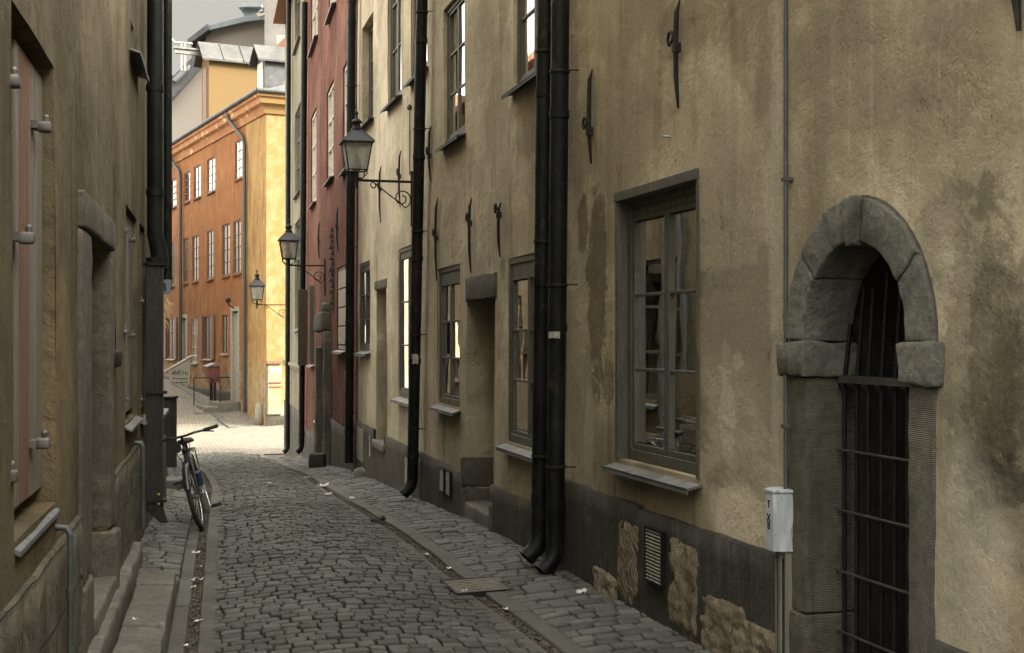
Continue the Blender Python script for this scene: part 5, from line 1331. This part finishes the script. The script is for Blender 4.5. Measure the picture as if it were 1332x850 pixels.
# drain grate
DG=empty('drain_grate',gr,'black iron slatted drain grate set in the right gutter','drain grate')
def gf(a_,b_,c_):
    x=xR(gr.y+b_)-KR-.30+a_; y=gr.y+b_+.26*a_; return Vector((x,y,gz(x,gr.y+b_)+c_))
mb=MB(); 
for q in ((-.02,.345,-.22,-.20),(-.02,.345,.20,.22),(-.02,.0,-.2,.2),(.325,.345,-.2,.2)): mb.box(gf,q[0],q[1],q[2],q[3],-.03,.007)
mb.build('frame',M['iron'],DG,.002)
for k in range(8):
    mb=MB(); y_=-.172+.05*k; mb.box(gf,.0,.325,y_-.009,y_+.009,.002,.006); mb.build('bar',M['channel'],DG)
mb=MB(); mb.box(gf,.0,.325,-.2,.2,-.033,-.030); mb.build('pit_dark_sheet',M['black'],DG)  # black sheet under the bars, painting in the dark of the drain hole
# litter
def scrap(px_,py_,s,seed,mat,lab,cat='litter',flat=.35,name='paper_scrap',lift=0.0):
    rnd=random.Random(seed); c=hit(px_,py_,lift)+Vector((0,0,.004+lift)); mb=MB(); n=4; V=[]
    for i in range(n+1):
        for j in range(n+1):
            x=(i/n-.5)*s*.7*rnd.uniform(.8,1.15); y=(j/n-.5)*s*.7*flat*3*rnd.uniform(.7,1.1)
            V.append(c+Vector((x+.2*y,y,abs(noise.noise(Vector((x*40,y*40,seed))))*s*.5)))
    m=n+1; mb.add(V,[(i*m+j,(i+1)*m+j,(i+1)*m+j+1,i*m+j+1) for i in range(n) for j in range(n)])
    o=mb.build(name,M[mat],None,loc=c); s_=o.modifiers.new('solid','SOLIDIFY'); s_.thickness=.0015
    return tag(o,lab,cat,'litter on the lane')
for i,(x,y,s,l) in enumerate(((255,720,.07,'curled white paper strip farthest up the left gutter, behind the white crumpled tissue'),(261,738,.025,'tiny round white scrap between the paper strip and the crumpled tissue in the left gutter'),(255,757,.10,'largest crumpled white tissue in the left gutter'),(251,765,.045,'small white scrap touching the near side of the crumpled tissue in the left gutter'),(259,809,.06,'faint narrow scrap in the left gutter between the tissue and the nearest scrap'),(241,842,.035,'nearest white scrap in the left gutter, at the bottom edge of the photo'),
   (756,773,.09,'flat white scrap lying on the walkway cobbles near the double drainpipe'),(657,794,.05,'small yellowish leaf shaped scrap in the right gutter just below the drain grate'),(604,771,.05,'white scrap lying on the drain grate'),(584,741,.045,'small white scrap in the right gutter just above the drain grate'),(555,723,.06,'pale scrap in the right gutter halfway between the grate and the dark rag'),(420,633,.16,'large crumpled white wrapper in the far right gutter'),(427,644,.10,'smaller white wrapper just below the large crumpled wrapper in the far right gutter'),(351,629,.06,'lone white scrap on the cobbles in the middle of the road'),(458,649,.07,'pale scrap in the far right gutter between the wrappers and the dark rag'),(441,607,.08,'white scrap on the walkway near the stone block'),(400,622,.09,'farthest white scrap in the right gutter'))):
    scrap(x,y,s,i+1,'paper',l)
scrap(492,679,.18,40,'iron','dark crumpled rag with pale edges in the right gutter',name='rag')
o=scrap(176,808,.045,41,'paper','white cigarette end on the stone landing',flat=.15,name='cigarette_end',lift=.12)
# =================================================================== BICYCLE
bp=hit(265,688); rear=Vector((bp.x-.205,bp.y+.88,0)); fwd=Vector((bp.x-rear.x,bp.y-rear.y,0)).normalized()
bz=gz(bp.x,bp.y); lean=R(14)
left_=Vector((-1,0,0)); left_=(left_-fwd*left_.dot(fwd)).normalized()     # towards the wall
upv=(Vector((0,0,1))*math.cos(lean)+left_*math.sin(lean)).normalized(); sdv=fwd.cross(upv).normalized()   # image-left positive?
if sdv.x>0: sdv=-sdv     # side axis points to the wall (image left)
BK=empty('bicycle',(bp.x,bp.y,bz),'black city bicycle leaning towards the left wall with its front wheel to the camera','bicycle')
def B_(x,y,z,st=0.0,piv=None):      # x side (+ toward wall), y forward, z up; st steers about the head tube
    v=Vector((x,y,z))
    if piv is not None:
        q=v-piv; ca,sa=math.cos(st),math.sin(st); v=Vector((q.x*ca-q.y*sa,q.x*sa+q.y*ca,q.z))+piv
    return Vector((bp.x,bp.y,bz))+sdv*v.x+fwd*v.y+upv*v.z
WR=.285; hubF=Vector((0,0,WR)); hubR=Vector((0,-.93,WR)); piv=Vector((0,-.08,.5)); ST=R(-6)
def wheel(hub,steer,name):
    def T(a,r_,x=0): return B_(hub.x+x,hub.y+math.cos(a)*r_,hub.z+math.sin(a)*r_,steer,piv if steer else None)
    mb=MB(); n=36
    def torus(R0,r_,m=8):
        V=[]; 
        for i in range(n):
            a=2*math.pi*i/n
            for j in range(m):
                b=2*math.pi*j/m; V.append(T(a,R0+r_*math.cos(b),r_*math.sin(b)))
        return V,[(i*m+j,((i+1)%n)*m+j,((i+1)%n)*m+(j+1)%m,i*m+(j+1)%m) for i in range(n) for j in range(m)]
    V,f=torus(WR-.02,.021); mb.add(V,f,True); w=mb.build('wheel',M['rubber'],BK)
    mb=MB(); V,f=torus(WR-.043,.009,6); mb.add(V,f,True); mb.tube([T(0,0,-.045),T(0,0,.045)],.017,8); mb.build('rim',M['chrome'],w)
    mb=MB()
    for k in range(20): 
        a=2*math.pi*k/20; mb.tube([T(a+.5*(1 if k%2 else -1),.015,.025*(1 if k%4<2 else -1)),T(a,WR-.045)],.0011,3)
    mb.build('spokes',M['chrome'],w); return T
TF=wheel(hubF,ST,'front'); TR=wheel(hubR,0,'rear')
def fender(T,a0,a1,mat='bike_paint'):
    mb=MB(); V=[]; n=16
    for k in range(n+1):
        a=a0+(a1-a0)*k/n
        for x,r_ in ((-.028,WR+.006),(-.018,WR+.018),(0,WR+.023),(.018,WR+.018),(.028,WR+.006)): V.append(T(a,r_,x))
    mb.add(V,[(k*5+j,k*5+5+j,k*5+6+j,k*5+1+j) for k in range(n) for j in range(4)],True)
    mb.build('mudguard',M[mat],BK)
fender(TF,R(20),R(165)); fender(TR,R(10),R(190))
def BF(x,y,z): return B_(x,y,z,ST,piv)
mb=MB()
for s_ in (-1,1): mb.tube([BF(.045*s_,0,WR),BF(.042*s_,-.03,WR+.2),BF(.035*s_,-.085,.585),BF(0,-.09,.60)],[.010,.012,.013,.013],8)
mb.tube([BF(0,-.085,.58),BF(0,-.115,.70)],.019,8); mb.tube([BF(0,-.115,.70),BF(0,-.14,.80),BF(0,-.10,.815)],.013,8)
mb.build('fork',M['bike_paint'],BK)
mb=MB(); hd=Vector((0,-.105,.64)); bb=Vector((0,-.50,.25)); st_=Vector((0,-.66,.60)); V3=lambda p:B_(*p)
mb.tube([V3(hd),V3(bb)],.019,8); mb.tube([V3(hd+Vector((0,0,-.03))),V3(Vector((0,-.58,.42)))],.016,8); mb.tube([V3(bb),V3(st_),V3((0,-.69,.70))],.016,8)
for s_ in (-1,1):
    mb.tube([V3(bb),V3((.05*s_,-.93,WR))],.010,6); mb.tube([V3((0,-.645,.55)),V3((.05*s_,-.93,WR))],.008,6)
mb.build('frame',M['bike_paint'],BK)
# rack
mb=MB()
for s_ in (-1,1): mb.tube([V3((.05*s_,-.66,.615)),V3((.055*s_,-1.1,.62)),V3((.055*s_,-.93,WR))],.006,6)
for y_ in (-.72,-.85,-.98,-1.1): mb.tube([V3((-.055,y_,.62)),V3((.055,y_,.62))],.005,5)
mb.build('rack',M['chrome'],BK)
mb=MB(); V=[]
for k,(y_,w_) in enumerate(((-.55,.018),(-.60,.025),(-.67,.06),(-.74,.085),(-.79,.08),(-.81,.03))):
    for x_,dz in ((-1,-.03),(-.8,.0),(0,.012),(.8,0),(1,-.03)): V.append(V3((x_*w_,y_,.74+dz)))
mb.add(V,[(k*5+j,k*5+5+j,k*5+6+j,k*5+1+j) for k in range(5) for j in range(4)],True); sd=mb.build('saddle',M['rubber'],BK); sm_=sd.modifiers.new('s','SOLIDIFY'); sm_.thickness=.02
# handlebar
mb=MB(); hb=[BF(.27,-.22,.80),BF(.20,-.15,.80),BF(.12,-.09,.825),BF(.05,-.10,.815),BF(0,-.10,.815),BF(-.05,-.10,.815),BF(-.12,-.09,.825),BF(-.20,-.15,.82),BF(-.27,-.22,.82)]
mb.tube(hb,.011,8); hbar=mb.build('handlebar',M['bike_paint'],BK)
for s_ in (0,-1):
    a_,b_=(hb[0],hb[1]) if s_==0 else (hb[-1],hb[-2]); d=(a_-b_).normalized()
    mb=MB(); mb.tube([b_+d*.0,a_+d*.05],.017,8); mb.build('grip',M['rubber'],hbar)
    mb=MB(); c=b_.lerp(a_,-.2); mb.tube([c,c+fwd*.05+d*.01,a_+fwd*.06-upv*.03],.006,5); mb.build('brake_lever',M['iron'],hbar)
mb=MB(); mb.tube([BF(.04,-.02,.74),BF(.04,.04,.735)],[.035,.045],12); mb.build('front_lamp',M['rubber'],BK)
mb=MB(); mb.ball(BF(-.02,.02,.70),.028); mb.build('bell',M['iron'],BK)
mb=MB()
for s_ in (-1,1):
    mb.tube([BF(.03*s_,-.11,.79),BF(.07*s_,-.0,.74),BF(.03*s_,-.02,.60)],.004,5)
mb.build('cables',M['rubber'],BK)
# cranks, pedals
mb=MB(); ca_=R(-62)
mb.tube([V3((-.07,-.50,.25)),V3((.07,-.50,.25))],.014,8)
for s_ in (-1,1):
    dy,dz=math.cos(ca_)*.15*s_*-1,math.sin(ca_)*.15*s_*-1
    mb.tube([V3((.075*s_,-.50,.25)),V3((.085*s_,-.50+dy,.25+dz))],[.012,.009],6)
n=20; V=[]
for k in range(n): a=2*math.pi*k/n; V+= [V3((-.05,-.50+.08*math.cos(a),.25+.08*math.sin(a))),V3((-.056,-.50+.08*math.cos(a),.25+.08*math.sin(a)))]
mb.add(V,[(2*k,2*((k+1)%n),2*((k+1)%n)+1,2*k+1) for k in range(n)]+[tuple(range(0,2*n,2)),tuple(range(1,2*n,2))[::-1]]); mb.build('crankset',M['chrome'],BK)
for s_ in (-1,1):
    dy,dz=math.cos(ca_)*.15*s_*-1,math.sin(ca_)*.15*s_*-1; c=Vector((.14*s_,-.50+dy,.25+dz)); mb=MB()
    for q in ((-.045,.045,-.04,-.028),(-.045,.045,.028,.04),(-.045,-.035,-.03,.03),(.035,.045,-.03,.03),(-.01,.01,-.03,.03)): mb.box(lambda a_,b_,c_: V3((c.x+a_,c.y+b_,c.z+c_)),*q,-.012,.012)
    mb.build('pedal',M['rubber'],BK)
mb=MB(); mb.tube([V3((-.05,-.46,.33)),V3((-.05,-.42,.45))],.030,10); mb.build('bottle',M['blue_plastic'],BK)
mb=MB(); mb.tube([V3((.06,-.93,.10)),V3((.05,-.80,.02)),V3((.16,-.78,-.0))],.007,6); mb.build('kickstand',M['iron'],BK)
# =================================================================== LIGHT, SKY, CAMERA
SUN=Vector((.93,-.16,.58)).normalized()
el=math.asin(SUN.z); az=math.atan2(SUN.x,SUN.y)
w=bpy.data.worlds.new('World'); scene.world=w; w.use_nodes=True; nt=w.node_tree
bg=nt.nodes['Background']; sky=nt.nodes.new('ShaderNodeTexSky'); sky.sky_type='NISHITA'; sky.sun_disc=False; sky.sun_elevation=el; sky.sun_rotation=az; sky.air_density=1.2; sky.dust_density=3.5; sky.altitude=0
def wn(t,**k):
    x=nt.nodes.new(t)
    for a_,b_ in k.items(): setattr(x,a_,b_)
    return x
hs=wn('ShaderNodeHueSaturation'); hs.inputs['Saturation'].default_value=.12; nt.links.new(sky.outputs[0],hs.inputs['Color'])
tc=wn('ShaderNodeTexCoord'); sep=wn('ShaderNodeSeparateXYZ'); nt.links.new(tc.outputs['Generated'],sep.inputs[0])
# sky kept grey low over the far roofs, boosted overhead to light the lane
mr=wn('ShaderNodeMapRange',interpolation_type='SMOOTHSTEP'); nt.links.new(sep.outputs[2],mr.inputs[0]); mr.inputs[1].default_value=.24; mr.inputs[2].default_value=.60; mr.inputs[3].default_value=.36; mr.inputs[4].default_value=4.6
mr2=wn('ShaderNodeMapRange',interpolation_type='SMOOTHSTEP'); nt.links.new(sep.outputs[0],mr2.inputs[0]); mr2.inputs[1].default_value=-.36; mr2.inputs[2].default_value=-.50; mr2.inputs[3].default_value=0; mr2.inputs[4].default_value=2.2  # bright sky lobe added at left, out of view, for the window reflections
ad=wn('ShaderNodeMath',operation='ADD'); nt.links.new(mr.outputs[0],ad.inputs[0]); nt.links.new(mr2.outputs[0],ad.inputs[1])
cl=wn('ShaderNodeTexNoise'); cl.inputs['Scale'].default_value=3.5; cl.inputs['Detail'].default_value=5; nt.links.new(tc.outputs['Generated'],cl.inputs['Vector'])
cm=wn('ShaderNodeMapRange'); nt.links.new(cl.outputs[0],cm.inputs[0]); cm.inputs[1].default_value=.3; cm.inputs[2].default_value=.7; cm.inputs[3].default_value=.88; cm.inputs[4].default_value=1.12
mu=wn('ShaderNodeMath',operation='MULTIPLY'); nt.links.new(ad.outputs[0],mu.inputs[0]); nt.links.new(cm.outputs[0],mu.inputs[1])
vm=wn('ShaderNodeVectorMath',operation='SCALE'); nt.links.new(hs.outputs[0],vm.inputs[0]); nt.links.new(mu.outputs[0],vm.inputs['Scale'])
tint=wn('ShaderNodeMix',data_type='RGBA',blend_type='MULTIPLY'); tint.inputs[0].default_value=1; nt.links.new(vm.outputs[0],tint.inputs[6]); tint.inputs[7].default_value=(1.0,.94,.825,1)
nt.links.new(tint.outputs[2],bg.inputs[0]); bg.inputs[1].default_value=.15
sl=bpy.data.lights.new('sun','SUN'); sl.energy=2.5; sl.angle=R(.6); sl.color=(1,.90,.72)
so=bpy.data.objects.new('sun',sl); col.objects.link(so); so.rotation_euler=(-SUN).to_track_quat('-Z','Y').to_euler()
cam=bpy.data.cameras.new('camera'); co=bpy.data.objects.new('camera',cam); col.objects.link(co); scene.camera=co
co.location=(0,0,EYE); co.rotation_euler=(R(90),0,0); cam.sensor_width=36; cam.lens=36*F/1332; cam.shift_y=(CY-425)/1332; cam.clip_end=2000; cam.clip_start=.05
scene.render.resolution_x=1024; scene.render.resolution_y=653
vs=scene.view_settings; vs.view_transform='Standard'; vs.look='None'; vs.gamma=1; vs.use_curve_mapping=False; vs.exposure=1.7
scene.cycles.max_bounces=10; scene.cycles.diffuse_bounces=6; scene.cycles.transparent_max_bounces=12
